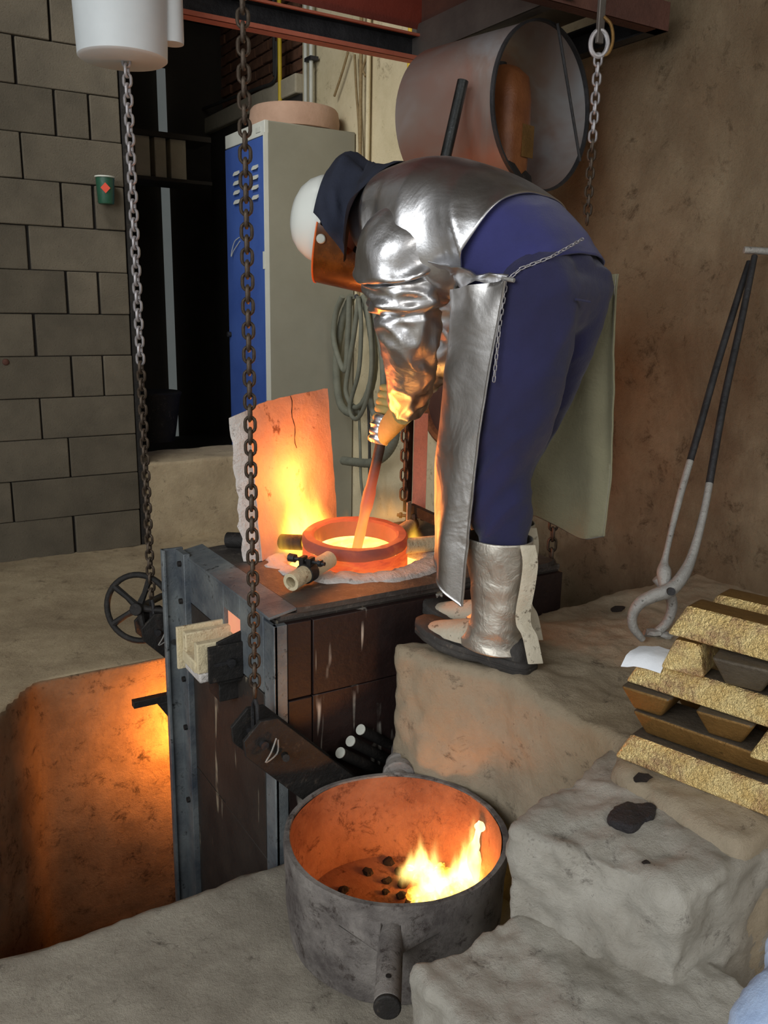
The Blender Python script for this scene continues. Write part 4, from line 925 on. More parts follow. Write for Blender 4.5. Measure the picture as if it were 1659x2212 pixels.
# ================================================================ hood frame, duct
HZ = 1.80
def hz(px, py, z=HZ): return onz(px, py, z)
A_ = hz(890, 135); B_ = hz(1442, 68); L_ = hz(300, 28)
xr = A_.x; yf = A_.y; xo = min(B_.x, XW-0.04); yn = B_.y
hd = thing('fume_hood', (xr, yf, HZ), 'dark red fume hood on a channel frame over the furnace', 'hood')
def chan(p0, p1, h, w, side, mat, flange=0.006):
    """channel section: web plus two flanges towards side"""
    p0 = Vector(p0); p1 = Vector(p1); s = Vector(side); b = MB(); a = (p1-p0)
    u = Vector((0, 0, 1))
    b.obox((p0+p1)/2+u*h/2, a/2, s*0.003, u*h/2); b.obox((p0+p1)/2+s*w/2+u*0.003, a/2, s*w/2, u*0.003); b.obox((p0+p1)/2+s*w/2+u*(h-0.003), a/2, s*w/2, u*0.003)
    return b
hb = 0.085
obj('frame_beam', chan((1.0, yf, HZ), (xo, yf, HZ), hb, 0.05, (0, -1, 0), None), 'darksteel', hd)
obj('flange_edge', MB().box((1.0, yf-0.054, HZ-0.004), (xo, yf-0.044, HZ+0.010)).box((1.0, yf-0.054, HZ+hb-0.008), (xo, yf-0.044, HZ+hb)).box((1.0, yf-0.05, HZ-0.004), (xo, yf+0.002, HZ)), 'flange_firelit', hd)
obj('frame_beam', chan((xr, yf, HZ+0.01), (xr, yn-0.02, HZ+0.01), hb*1.3, 0.05, (1, 0, 0), None), 'hoodgrey', hd)
obj('frame_beam', chan((xo, yf, HZ), (xo, yn, HZ), hb, 0.05, (-1, 0, 0), None), 'darksteel', hd)
obj('frame_beam', chan((1.0, yn, HZ), (xo, yn, HZ), hb, 0.05, (0, 1, 0), None), 'rustdark', hd)
# hood skirt sheets rising from inside the frame
zt2 = 2.75; g0 = 0.105
def sheet(name, pts, mat): 
    n = (Vector(pts[1])-Vector(pts[0])).cross(Vector(pts[2])-Vector(pts[0])).normalized(); return obj(name, MB().extr(pts, n, 0.004), mat, hd)
x_l = 1.0
sheet('hood_sheet', [(x_l, yf-0.03, HZ+g0), (xr+0.02, yf-0.03, HZ+g0), (xr-0.3, yf-0.5, zt2), (x_l+0.2, yf-0.5, zt2)], 'redlead')
sheet('hood_sheet', [(xr+0.02, yf-0.03, HZ+g0), (xr+0.02, yn, HZ+g0), (xr-0.3, yn+0.1, zt2), (xr-0.3, yf-0.5, zt2)], 'rustdark')
sheet('hood_sheet', [(xr+0.055, yf-0.02, HZ+0.14), (xo, yf-0.02, HZ+0.14), (xo, yn, HZ+0.14), (xr+0.055, yn, HZ+0.14)], 'hoodgrey')
sheet('hood_sheet', [(x_l, yn, HZ+g0), (xr+0.02, yn, HZ+g0), (xr-0.3, yf-0.5, zt2), (x_l+0.2, yf-0.5, zt2)], 'redlead')

# open sheet-metal duct hung under the frame
dc = at(1175, 232, 2.76); dax = Vector((-0.20, 0.98, 0.0)).normalized(); dR = 0.252; dL = 0.43
dt = thing('sheet_duct', dc, 'short wide tube of heat-blued sheet metal hanging under the hood', 'duct')
b = MB().pipe(dc, dc+dax*dL, dR, dR-0.003, 64); obj('duct_shell', b, 'duct', dt)
sd_ = dax.cross(Vector((0, 0, 1))).normalized()
obj('rim_band', MB().pipe(dc-dax*0.002, dc+dax*0.012, dR+0.003, dR-0.004, 64), 'darksteel', dt)
obj('brace', MB().cyl(dc-dax*0.012+sd_*0.03+Vector((0, 0, dR*0.99)), dc-dax*0.012+sd_*dR*0.80-Vector((0, 0, dR*0.55)), 0.005, k=8), 'darksteel', dt)
# ragged damper plate in the lower part
pl_ = [dc+dax*0.06+sd_*(dR*0.96*math.cos(a))+Vector((0, 0, dR*0.96*math.sin(a))) for a in [R(200+10*i) for i in range(9)]]
pl_ += [dc+dax*0.06+sd_*x+Vector((0, 0, z_)) for x, z_ in ((0.03, -0.20), (0.0, -0.185), (-0.02, -0.20), (-0.06, -0.17), (-0.12, -0.16))]
obj('damper_scrap', MB().extr(pl_, dax, 0.004), 'black', dt)
# brown can sitting inside the duct
cc2 = dc+dax*0.17-sd_*0.03+Vector((0, 0, -0.045))
ct = thing('brown_can', cc2-Vector((0, 0, 0.18)), 'tall brown can standing inside the open duct', 'can')
b = MB(); rg = []
for q, rr_ in ((-0.18, 0.8), (-0.17, 0.95), (-0.05, 1.0), (0.08, 1.0), (0.15, 0.9), (0.18, 0.6)):
    ring_ = []
    for i in range(32):
        a = 2*math.pi*i/32; ca, sa = math.cos(a), math.sin(a); e = 0.55
        ring_.append(cc2+sd_*(0.075*rr_*math.copysign(abs(ca)**e, ca))+dax*(0.11*rr_*math.copysign(abs(sa)**e, sa))+Vector((0, 0, q)))
    rg.append(ring_)
b.loft(rg); obj('can_body', b, 'can', ct)
obj('can_label', MB().obox(cc2+sd_*0.03-dax*0.1115+Vector((0, 0, -0.05)), sd_*0.03, dax*0.001, Vector((0, 0, 0.05))), 'brass_brown', ct)
obj('can_cap', MB().cyl(cc2+Vector((0, 0, .178)), cc2+Vector((0, 0, .20)), 0.025), 'black', ct)

# ================================================================ locker and things on the wall
ly0, ly1, lx0, lx1, lz0, lz1 = 4.38, 4.93, 1.945, 2.488, -0.35, 1.84
lk = thing('steel_locker', ((lx0+lx1)/2, (ly0+ly1)/2, lz0), 'tall steel locker with a blue door and beige side against the right wall', 'locker')
obj('body', MB().box((lx0+0.02, ly0, lz0), (lx1, ly1, lz1)), 'locker_grey', lk, bevel=0.006)
dr_ = obj('door', MB().box((lx0, ly0+0.012, lz0+0.10), (lx0+0.02, ly1-0.004, lz1-0.075)), 'locker_blue', lk, bevel=0.004)
obj('head_panel', MB().box((lx0+0.004, ly0+0.002, lz1-0.07), (lx0+0.03, ly1, lz1+0.001)), 'locker_pale', lk, bevel=0.003)
obj('plinth', MB().box((lx0+0.006, ly0+0.006, lz0), (lx0+0.03, ly1-0.004, lz0+0.095)), 'locker_pale', lk, bevel=0.002)
obj('edge_trim', MB().box((lx0-0.001, ly0-0.001, lz0+0.09), (lx0+0.022, ly0+0.012, lz1-0.06)), 'locker_pale', lk)
obj('name_plate', MB().box((lx0+0.001, ly0+0.05, lz1-0.05), (lx0+0.004, ly0+0.11, lz1-0.025)), 'conduit', lk)
for g_, (y0, y1) in enumerate(((4.72, 4.79), (4.46, 4.53))):
    for z0 in (1.62, 1.57, 1.52, 1.47):
        obj('vent_louvre', MB().hexa([(lx0, y0, z0), (lx0-0.012, y0, z0-0.01), (lx0-0.012, y1, z0-0.01), (lx0, y1, z0), (lx0, y0, z0+0.014), (lx0-0.008, y0, z0+0.004), (lx0-0.008, y1, z0+0.004), (lx0, y1, z0+0.014)]), 'conduit', dr_)
for z0 in (-0.02, -0.06, -0.10, -0.14):
    obj('vent_louvre', MB().hexa([(lx0, 4.78, z0), (lx0-0.012, 4.78, z0-0.01), (lx0-0.012, 4.86, z0-0.01), (lx0, 4.86, z0), (lx0, 4.78, z0+0.014), (lx0-0.008, 4.78, z0+0.004), (lx0-0.008, 4.86, z0+0.004), (lx0, 4.86, z0+0.014)]), 'locker_blue', dr_)
obj('lock', MB().cyl((lx0, 4.90, 0.74), (lx0-0.02, 4.90, 0.74), 0.016, k=14), 'darksteel', dr_, bevel=0.002)
obj('wire_loop', MB().tube(spline([(lx0-0.004, 4.73, 1.28), (lx0-0.012, 4.78, 1.26), (lx0-0.014, 4.82, 1.21), (lx0-0.014, 4.83, 1.18), (lx0-0.012, 4.80, 1.21), (lx0-0.004, 4.72, 1.26)], 20), 0.0025, 6), 'conduit', dr_)
obj('hinge', MB().box((lx0-0.003, ly0+0.0, 1.10), (lx0+0.004, ly0+0.03, 1.19)), 'locker_pale', dr_)
# round tray on the locker
tcx = Vector((2.235, 4.62, lz1+0.001))
tag(obj('round_tray', MB().lathe([(0.001, 0.012), (0.225, 0.012), (0.232, 0.0), (0.245, 0.004), (0.250, 0.05), (0.242, 0.105), (0.232, 0.118), (0.21, 0.120), (0.001, 0.122)], tcx, 56), 'tray', org=tcx), 'round clay-brown tray lying upside down on the locker', 'tray')
# hose bundle hanging to the right of the locker
hx = XW-0.16
def wallpt(px, py, x): return onx(px, py, x)
tag(obj('wall_peg', MB().cyl(wallpt(770, 640, XW), wallpt(770, 640, hx-0.03), 0.012, k=10), 'darksteel'), 'peg holding the hose coils on the wall', 'peg')
hs = [([(760, 640), (738, 700), (727, 790), (735, 870), (762, 892), (792, 860), (808, 790), (800, 700), (785, 640)], 0.022, 0.02, 'thick ribbed grey hose forming the outermost left loop of the bundle'),
      ([(775, 640), (765, 720), (752, 800), (748, 850), (768, 880), (795, 850), (806, 770), (800, 690), (785, 640)], 0.014, -0.02, 'thin grey hose forming the inner loop of the bundle'),
      ([(790, 645), (800, 720), (802, 800), (790, 870), (770, 905), (755, 880), (775, 800), (780, 700), (775, 645)], 0.012, -0.045, 'slim grey hose hanging lowest in the bundle'),
      ([(800, 650), (822, 740), (828, 840), (815, 900), (800, 860), (806, 760), (790, 650)], 0.017, 0.0, 'grey hose loop at the right of the bundle behind the sleeve'),
      ([(740, 640), (725, 680), (722, 740), (745, 800), (752, 720), (755, 640)], 0.016, -0.03, 'short dark hose loop hanging under the visor'),
      ([(742, 995), (765, 998), (800, 1000), (830, 985), (850, 955), (856, 915)], 0.024, 0.0, 'thick ribbed hose curving under the gloved hand')]
for pts, r_, dx, lab in hs:
    P_ = spline([wallpt(x, y, hx+dx) for x, y in pts], 90); rr_ = [r_*(1+(0.06 if (i % 3 == 0 and r_ > 0.018) else 0)) for i in range(90)]
    tag(obj('hose', MB().tube(P_, rr_, 10), 'hose', smooth=60), lab, 'hose', 'hoses hanging on the wall')
for pts, lab in (([(775, 880), (778, 960), (780, 1040), (790, 1100)], 'thin grey cable hanging straight down from the hose bundle'), ([(795, 860), (798, 950), (798, 1060)], 'dark cable hanging down behind the stirring rod')):
    tag(obj('cable', MB().tube(spline([wallpt(x, y, hx) for x, y in pts], 24), 0.008, 8), 'hose' if 'grey' in lab else 'cable', smooth=60), lab, 'cable', 'cables on the wall')
# rusty round lid on the wall
lc = onx(978, 858, XW-0.03); rl = thing('rusty_lid', lc, 'big rusty round lid leaning on the wall behind the apron', 'lid')
obj('lid_disc', MB().lathe([(0.001, 0.012), (0.20, 0.010), (0.215, 0.0)], lc, 48, (-1, 0, 0)), 'rustdark', rl)
obj('lid_rim', MB().lathe([(0.205, 0.0), (0.205, 0.035), (0.225, 0.042), (0.243, 0.03), (0.246, 0.0)], lc, 48, (-1, 0, 0)), 'rust', rl)
# flat iron stand: two uprights and a rail behind the furnace
st = at(905, 1100, 3.15); ft_ = thing('iron_stand', st, 'flat iron upright and rail standing behind the furnace', 'stand')
obj('upright', MB().obox(at(907, 1010, 3.15), Vector((0.022, -0.012, 0)), Vector((0.003, 0.004, 0)), Vector((0, 0, 0.20))), 'strap', ft_)
obj('rail', MB().bar(at(888, 1098, 3.12), at(1000, 1150, 2.75), 0.02, 0.035), 'black', ft_)
obj('clamp_plate', MB().obox(at(883, 1105, 3.05), Vector((0.012, 0.006, 0)), Vector((0, 0.004, 0)), Vector((0, 0, 0.035))), 'zinc', ft_)
# pipes, conduits, ropes
def wpipe(name, px, py0, py1, r_, mat, lab, x=XW-0.05):
    a = onx(px, py0, x); z1 = onx(px, py1, x).z; tag(obj(name, MB().cyl((a.x, a.y, 2.9), (a.x, a.y, z1), r_, k=12), mat), lab, 'pipe', 'pipes on the wall')
wpipe('gas_pipe', 604, 100, 420, 0.013, 'yellow', 'yellow gas pipe behind the round tray')
wpipe('gas_pipe', 884, 200, 380, 0.013, 'yellow', 'yellow gas pipe beside the hanging duct')
wpipe('conduit', 592, 60, 165, 0.012, 'cable', 'dark conduit left of the yellow pipe')
wpipe('conduit', 660, 100, 330, 0.012, 'conduit', 'left one of the pair of pale conduits above the tray'); wpipe('conduit', 672, 100, 330, 0.012, 'conduit', 'right one of the pair of pale conduits above the tray')
cl_ = onx(666, 127, XW-0.065); tag(obj('pipe_clip', MB().box((cl_.x-0.006, cl_.y-0.04, cl_.z-0.01), (XW-0.02, cl_.y+0.04, cl_.z+0.01)), 'darksteel'), 'dark clip across the pale conduits', 'clip')
wpipe('conduit', 780, 115, 640, 0.010, 'rope', 'thin tan conduit running down beside the locker')
wpipe('conduit', 796, 150, 480, 0.012, 'plaster', 'cream conduit between locker and hanging duct', XW-0.03)
for pts, lab in (([(752, 112), (738, 160), (722, 208)], 'rope slanting down behind the tray'), ([(766, 118), (770, 200), (775, 270), (778, 380)], 'rope hanging straight beside the locker'), ([(792, 122), (784, 150), (790, 165)], 'short rope end under the hood beam')):
    tag(obj('rope', MB().tube(spline([onx(x, y, XW-0.04) for x, y in pts], 20), 0.007, 8), 'rope', smooth=60), lab, 'rope', 'ropes on the wall')
tag(obj('cable', MB().tube(spline([onx(x, y, XW-0.06) for x, y in ((440, 235), (500, 212), (560, 190), (590, 178), (597, 150), (597, 90))], 40), 0.011, 8), 'cable', smooth=60), 'black cable running along under the lintel', 'cable')
# green tin hanging on the block wall
g = ony(228, 412, YB-0.06); gt = thing('green_tin', g-Vector((0, 0, 0.06)), 'small green tin with an orange diamond hanging on the block wall', 'tin')
obj('tin_body', MB().lathe([(0.001, -0.06), (0.034, -0.06), (0.037, -0.055), (0.043, 0.058), (0.046, 0.06), (0.043, 0.06), (0.035, -0.05), (0.001, -0.05)], g, 28), 'green', gt)
obj('rim', MB().lathe([(0.042, 0.056), (0.047, 0.058), (0.047, 0.064), (0.042, 0.064)], g, 28), 'conduit', gt)
vd = Vector((-0.25, -1, 0)).normalized(); vs_ = vd.cross(Vector((0, 0, 1)))
obj('diamond_sticker', MB().extr([g+vd*0.0425+Vector((0, 0, 0.032)), g+vd*0.0415+vs_*0.022+Vector((0, 0, 0.008)), g+vd*0.0405+Vector((0, 0, -0.016)), g+vd*0.0415-vs_*0.022+Vector((0, 0, 0.008))], vd, 0.0015), 'sticker', gt)
obj('nail', MB().cyl(g+Vector((0.02, 0.0, 0.05)), g+Vector((0.05, 0.07, 0.045)), 0.003, k=6), 'darksteel', gt)
bt = ony(12, 782, YB); tag(obj('wall_bolt', MB().ball(bt-Vector((0, 0.006, 0)), 0.016, 8, (1, .6, 1)), 'rustdark'), 'rusty bolt head low on the block wall', 'bolt')
# dark opening: shelf with boxes, steel edge, bucket, gas bottle
sx_ = 5.6
sa, sb = ony(290, 385, sx_), ony(440, 385, sx_)
shf = thing('wall_shelf', (sa.x, sx_, sa.z), 'dark shelf across the opening beside the block wall', 'shelf')
obj('board', MB().box((sa.x-0.3, sx_-0.15, sa.z-0.02), (sb.x, sx_+0.15, sa.z)), 'alcove', shf)
s2 = ony(300, 300, sx_); obj('board', MB().box((sa.x-0.3, sx_-0.15, s2.z), (sb.x, sx_+0.15, s2.z+0.03)), 'alcove', shf)
for x0, x1, lab in ((292, 322, 'leftmost pale box on the shelf in the dark opening'), (334, 357, 'narrow pale box in the middle of the shelf in the dark opening'), (368, 400, 'pale box at the right of the shelf in the dark opening')):
    a = ony(x0, 380, sx_-0.1); c_ = ony(x1, 330, sx_-0.1)
    tag(obj('shelf_box', MB().box((a.x, sx_-0.12, sa.z), (c_.x, sx_+0.05, sa.z+0.25)), 'lintel', bevel=0.006), lab, 'box', 'boxes on the shelf')
e0 = ony(300, 1165, YB+0.01); struct('trim_2', MB().box((XE+0.0, YB-0.0, ZL), (XE+0.03, YB+0.2, 2.9)), 'black')
bk_ = ony(335, 900, 5.0); tag(obj('black_bucket', MB().lathe([(0.001, -0.16), (0.11, -0.16), (0.15, 0.10), (0.16, 0.12), (0.15, 0.13), (0.001, 0.13)], bk_+Vector((0, 0, 0.02)), 32), 'black'), 'black bucket in the dark opening above the parapet', 'bucket')
# roof tile-like beam in the corner above the opening
# ================================================================ the founder
AZM = R(108); fF = Vector((math.cos(AZM), math.sin(AZM), 0)); lF = Vector((-math.sin(AZM), math.cos(AZM), 0))
OM = Vector((1.371, 1.582, 0))-lF*0.10
def W(s, l, z): return OM+fF*s+lF*l+Vector((0, 0, z))
man = thing('person', OM, 'person in silver heat jacket, apron and white helmet bending over the crucible with a rod', 'person')
def loftpath(keys, n, k, wr=None, ex=2.0, cap=(False, False)):
    """keys: (center3, dorsal3, side3, r_dorsal, r_ventral, r_side); interpolated into rings"""
    flat = [tuple(c)+tuple(Vector(d).normalized())+tuple(Vector(s).normalized())+(rd_, rv, rs) for c, d, s, rd_, rv, rs in keys]
    rings = []
    for i, v in enumerate(crom(flat, n)):
        c = Vector(v[0:3]); d = Vector(v[3:6]).normalized(); s = Vector(v[6:9]).normalized(); rg = []
        for j in range(k):
            a = 2*math.pi*j/k; ca, sa = math.cos(a), math.sin(a)
            ca = math.copysign(abs(ca)**(2/ex), ca); sa = math.copysign(abs(sa)**(2/ex), sa)
            p = c+d*(ca*(v[9] if ca > 0 else v[10]))+s*(sa*v[11])
            if wr: p = p+(p-c).normalized()*wr(p, i/(n-1), a)
            rg.append(p)
        rings.append(rg)
    b = MB(); b.loft(rings, *cap); return b
def limb(b, pts, rs, k=16, n=24):
    P_ = spline(pts, n); r_ = [x[0] for x in crom([(q,) for q in rs], n)]; b.tube(P_, r_, k)
    b.ball(P_[0], r_[0], 6); b.ball(P_[-1], r_[-1], 6); return b
def ridge(p, sc, sd=0):
    v = mnoise.noise(Vector(p)*sc+Vector((sd, 0, 0))); return 1-abs(v)*2
# --- joints
hipL, hipR = W(0.012, 0.085, 0.90), W(0.012, -0.08, 0.90)
kneeL, kneeR = W(0.055, 0.105, 0.50), W(0.145, -0.055, 0.50)
ankL, ankR = W(0.035, 0.10, 0.10), W(0.115, -0.038, 0.10)
shL, shR = W(0.36, 0.16, 1.08), W(0.40, -0.16, 1.08)
elL, elR = at(886, 765, 2.24), W(0.42, -0.22, 0.82)
gL = RODA+RODD*((at(818, 940, 2.62).z-RODA.z)/RODD.z); gR = gL+RODD*0.075
wrL = at(872, 885, 2.50); wrR = gR+(elR-gR).normalized()*0.085
neck = W(0.56, 0, 1.135); hc = at(702, 474, 2.60); hup = Vector((math.cos(R(141)), math.sin(R(141)), 0.20)).normalized()
hface = Vector((0, 0, -1)); hface = (hface-hup*hface.dot(hup)).normalized(); hleft = hup.cross(hface)
hleft = -hleft if hleft.dot(lF) < 0 else hleft
# --- body: one continuous figure
b = MB()
limb(b, [hipL, kneeL, ankL], [0.062, 0.048, 0.032]); limb(b, [hipR, kneeR, ankR], [0.062, 0.048, 0.032])
limb(b, [ankL+Vector((0, 0, -0.03)), ankL+fF*0.10+Vector((0, 0, -0.045))], [0.032, 0.026], n=6); limb(b, [ankR+Vector((0, 0, -0.03)), ankR+fF*0.10+Vector((0, 0, -0.045))], [0.032, 0.026], n=6)
limb(b, [W(0.02, 0, 0.96), W(0.10, 0, 1.04), W(0.28, 0, 1.09), W(0.42, 0, 1.11)], [0.08, 0.085, 0.10, 0.08])
limb(b, [hipL, hipR], [0.06, 0.06], n=6); limb(b, [shL, shR], [0.055, 0.055], n=6)
limb(b, [shL, elL, wrL], [0.055, 0.042, 0.03]); limb(b, [shR, elR, wrR], [0.055, 0.042, 0.03])
hcen = hc-hup*0.03
limb(b, [W(0.46, 0, 1.12), neck, hcen-hup*0.06-hface*0.02], [0.06, 0.052, 0.055])
HM = Matrix((hface, hleft, hup)).transposed()
b.ball(hcen, 0.1, 12, (0.98, 0.76, 1.12), M=HM)
b.ball(hcen+hface*0.055-hup*0.075, 0.05, 8, (0.9, 0.9, 0.8), M=HM)            # jaw and chin
b.ball(hcen+hface*0.10-hup*0.02, 0.018, 6, (1, .7, 1.5), M=HM)                # nose
b.ball(hcen+hface*0.092-hup*0.062, 0.016, 6, (.6, 1.5, .5), M=HM)             # mouth
for s in (-1, 1): b.ball(hcen+hleft*(0.077*s)-hup*0.01, 0.026, 6, (.8, .35, 1.2), M=HM)
body = obj('body', shift(remesh(b, 0.009, 3, name='body'), OM), 'skin', man)
for s in (-1, 1): obj('eye', MB().ball(hcen+hface*0.088+hleft*(0.032*s)+hup*0.012, 0.013, 8), 'eye', body)
obj('hair', MB().ball(hcen+hup*0.02-hface*0.012, 0.102, 10, (0.96, 0.80, 1.02), M=HM), 'hair', body)
# --- trousers
def wr_tr(p, t, a): return 0.006*ridge(p, 9, 3)+0.004*fbm(p, 16, 3)
b = MB()
limb(b, [hipL+Vector((0, 0, 0.05))-fF*0.015, W(0.012, 0.10, 0.72), W(0.06, 0.105, 0.50), W(0.045, 0.103, 0.38), W(0.035, 0.10, 0.27)], [0.110, 0.100, 0.084, 0.077, 0.046], 20, 40)
limb(b, [hipR+Vector((0, 0, 0.05))-fF*0.015, W(0.075, -0.08, 0.70), kneeR, W(0.14, -0.045, 0.38), W(0.125, -0.04, 0.27)], [0.110, 0.096, 0.080, 0.074, 0.046], 20, 40)
limb(b, [W(0.006, 0.06, 0.94), W(0.006, -0.055, 0.94)], [0.115, 0.115], 20, 8)
limb(b, [W(0.012, 0, 0.965), W(0.09, 0, 1.02)], [0.118, 0.118], 20, 8)
me = remesh(b, 0.009, 8, name='trousers'); ns = [v.normal.copy() for v in me.vertices]
for v, n in zip(me.vertices, ns):
    p = v.co; q = (p-OM); v.co = p+n*(0.012*(ridge(Vector((q.x*0.8, q.y*0.8, q.z*2.0+q.dot(fF)*2.6)), 6.0, 2)-0.5)+0.003*fbm(p, 18, 3))
me.update(); tr_ = obj('trousers', shift(me, OM), 'trouser', man)
obj('pocket_seam', MB().tube(spline([W(-0.12, 0.10, 0.93), W(-0.135, 0.06, 0.925)], 8), 0.003, 6), 'trouser', tr_)
# --- blue jacket tail between silver jacket and trousers
S = lF
dv = lambda s, z: (fF*s+Vector((0, 0, z)))
keys = [(W(0.025, 0, 0.955), dv(-0.80, 0.55), S, 0.130, 0.15, 0.174), (W(0.04, 0, 0.99), dv(-0.68, 0.73), S, 0.132, 0.15, 0.176), (W(0.07, 0, 1.02), dv(-0.55, 0.83), S, 0.134, 0.15, 0.182), (W(0.11, 0, 1.05), dv(-0.44, 0.90), S, 0.135, 0.15, 0.19), (W(0.20, 0, 1.08), dv(-0.3, 0.95), S, 0.145, 0.15, 0.20)]
b = loftpath(keys, 40, 72, lambda p, t, a: 0.006*ridge(Vector((p.x*2, p.y*2, p.z*6)), 2.2, 8)+0.004*fbm(p, 12, 3)+(0.010*(1-t*6) if t < 0.16 else 0), 2.3)
o = obj('work_jacket', b, 'shirt', man, smooth=80); sd = o.modifiers.new('s', 'SOLIDIFY'); sd.thickness = 0.004
# --- silver jacket torso
def wr_j(p, t, a):
    q = p-OM; s_, l_, z_ = q.dot(fF), q.dot(lF), q.z
    side = max(0, math.sin(a))
    low = max(0.15, min(1, (1.26-z_)/0.16))
    folds = 0.030*side*low*(ridge(Vector((s_*10+0.5*math.sin(z_*9), 0.5, z_*0.9)), 1.0, 5)-0.4)
    fine = 0.006*side*low*ridge(Vector((s_*17-z_*3, 1.5, z_*3)), 1.0, 1)
    return folds+fine+0.004*fbm(p, 5, 2)
keys = [(W(0.105, 0, 1.045), dv(-0.46, 0.88), S, 0.148, 0.150, 0.205), (W(0.205, 0, 1.08), dv(-0.34, 0.94), S, 0.165, 0.165, 0.220), (W(0.32, 0, 1.115), dv(-0.16, 0.98), S, 0.168, 0.165, 0.222), (W(0.42, 0, 1.12), dv(0.05, 1.0), S, 0.155, 0.155, 0.195), (W(0.50, 0, 1.115), dv(0.25, 0.97), S, 0.128, 0.12, 0.15), (W(0.56, 0, 1.11), dv(0.35, 0.94), S, 0.09, 0.09, 0.105)]
b = loftpath(keys, 90, 120, wr_j, 2.3)
jk = obj('heat_jacket', b, 'silver', man, smooth=80); sd = jk.modifiers.new('s', 'SOLIDIFY'); sd.thickness = 0.004
# --- sleeves
def sleeve(pts, rs, seed, name, tucks=()):
    n, k = 90, 64; P_ = spline(pts, n); r_ = [x[0] for x in crom([(q,) for q in rs], n)]; rings = []; prev = None
    for i in range(n):
        t = (P_[min(i+1, n-1)]-P_[max(i-1, 0)]).normalized()
        a = t.cross(fF).normalized() if prev is None else (prev-t*prev.dot(t)).normalized(); prev = a; c = t.cross(a); rg = []
        for j in range(k):
            th = 2*math.pi*j/k; d = a*math.cos(th)+c*math.sin(th); u = i/n
            w_ = 0.013*(ridge(Vector((math.cos(th)*0.8+u*2, math.sin(th)*0.8, u*5.5+0.9*math.cos(th+u*5))), 1.2, seed)-0.3)+0.003*ridge(Vector((math.cos(th)*1.5, math.sin(th)*1.5+u*3, u*11)), 1.2, seed+4)
            for u0, am in tucks: w_ += am*(0.7*math.exp(-((u-u0+0.035+0.01*math.sin(th*5))/0.025)**2)-1.0*math.exp(-((u-u0)/0.010)**2))*(1+0.35*math.sin(th*9+u0*30))
            rg.append(P_[i]+d*(r_[i]+w_*min(1, r_[i]/0.07)))
        rings.append(rg)
    b = MB(); b.loft(rings, True, False); o = obj(name, b, 'silver', man, smooth=80); sd = o.modifiers.new('s', 'SOLIDIFY'); sd.thickness = 0.003
    return o
cuR = gR+(elR-gR).normalized()*0.09
sleeve([W(0.31, 0.09, 1.08), W(0.335, 0.16, 1.04), at(874, 610, 2.17), at(880, 690, 2.20), elL, at(886, 822, 2.33), at(880, 872, 2.43)], [0.09, 0.108, 0.104, 0.084, 0.066, 0.060, 0.052], 3, 'sleeve', ((0.30, 0.016), (0.46, 0.018)))
sleeve([W(0.40, -0.12, 1.10), W(0.44, -0.20, 1.05), W(0.44, -0.23, 0.95), elR, (elR+cuR)/2, cuR], [0.10, 0.110, 0.095, 0.075, 0.062, 0.050], 11, 'sleeve')
# gathered seam over the upper arm
0 and obj('sleeve_seam', MB().tube(spline([at(778, 552, 2.10), at(830, 566, 2.05), at(890, 585, 2.03), at(950, 605, 2.03), at(1000, 640, 2.03)], 40), [0.006+0.002*math.sin(i*1.9) for i in range(40)], 8), 'silver', jk)
# --- gloves
def glove(g, wr_, back, seed, mat, name, thumb_up=1):
    """hand closed round the rod at g; forearm arrives from wr_; back: direction of the hand's back"""
    ax = RODD.normalized(); fa = (wr_-g).normalized(); out = (fa-ax*fa.dot(ax)).normalized(); sd_ = ax.cross(out).normalized(); sd_ = sd_ if sd_.dot(_fw) < 0 else -sd_
    gl = None; b = MB()
    # cuff and palm
    kx = []
    palm0 = wr_; palm1 = g+out*0.034
    rings = []
    for i in range(14):
        t = i/13; c = palm0.lerp(palm1, t); ra = 0.046-0.004*t; rb = 0.036-0.010*t
        tv = (palm1-palm0).normalized(); e1 = (ax-tv*ax.dot(tv)).normalized(); e2 = tv.cross(e1)
        rings.append([c+e1*((ra+0.006*t)*math.cos(2*math.pi*j/20))+e2*(rb*math.sin(2*math.pi*j/20)) for j in range(20)])
    b.loft(rings, True, True)
    gl = obj(name, b, mat, man, smooth=60)
    lens = (0.90, 1.0, 0.96, 0.80)
    for f in range(4):
        zc = (f-1.5)*0.0225; pts = []; n = 9
        for i in range(n):
            a = R(-20+ (215*lens[f])*i/(n-1)); rr_ = 0.033+(0.004 if i < 2 else 0)
            pts.append(g+ax*zc+(out*math.cos(a)+sd_*math.sin(a))*rr_)
        obj('finger', MB().tube(spline(pts, 18), [x[0] for x in crom([(0.0135,), (0.0138,), (0.013,), (0.0122,), (0.010,)], 18)], 10), mat, gl, smooth=60)
    pts = [g+out*0.045+ax*0.030*thumb_up-sd_*0.012, g+out*0.030+ax*0.042*thumb_up-sd_*0.026, g+out*0.004+ax*0.046*thumb_up-sd_*0.030, g-out*0.018+ax*0.044*thumb_up-sd_*0.022]
    obj('thumb', MB().tube(spline(pts, 14), [x[0] for x in crom([(0.014,), (0.0135,), (0.012,), (0.009,)], 14)], 10), mat, gl, smooth=60)
    return gl
g1 = glove(gL, wrL, None, 1, 'glove', 'glove', 1); glove(gR+RODD*0.02, wrR, None, 2, 'glove', 'glove', 1)
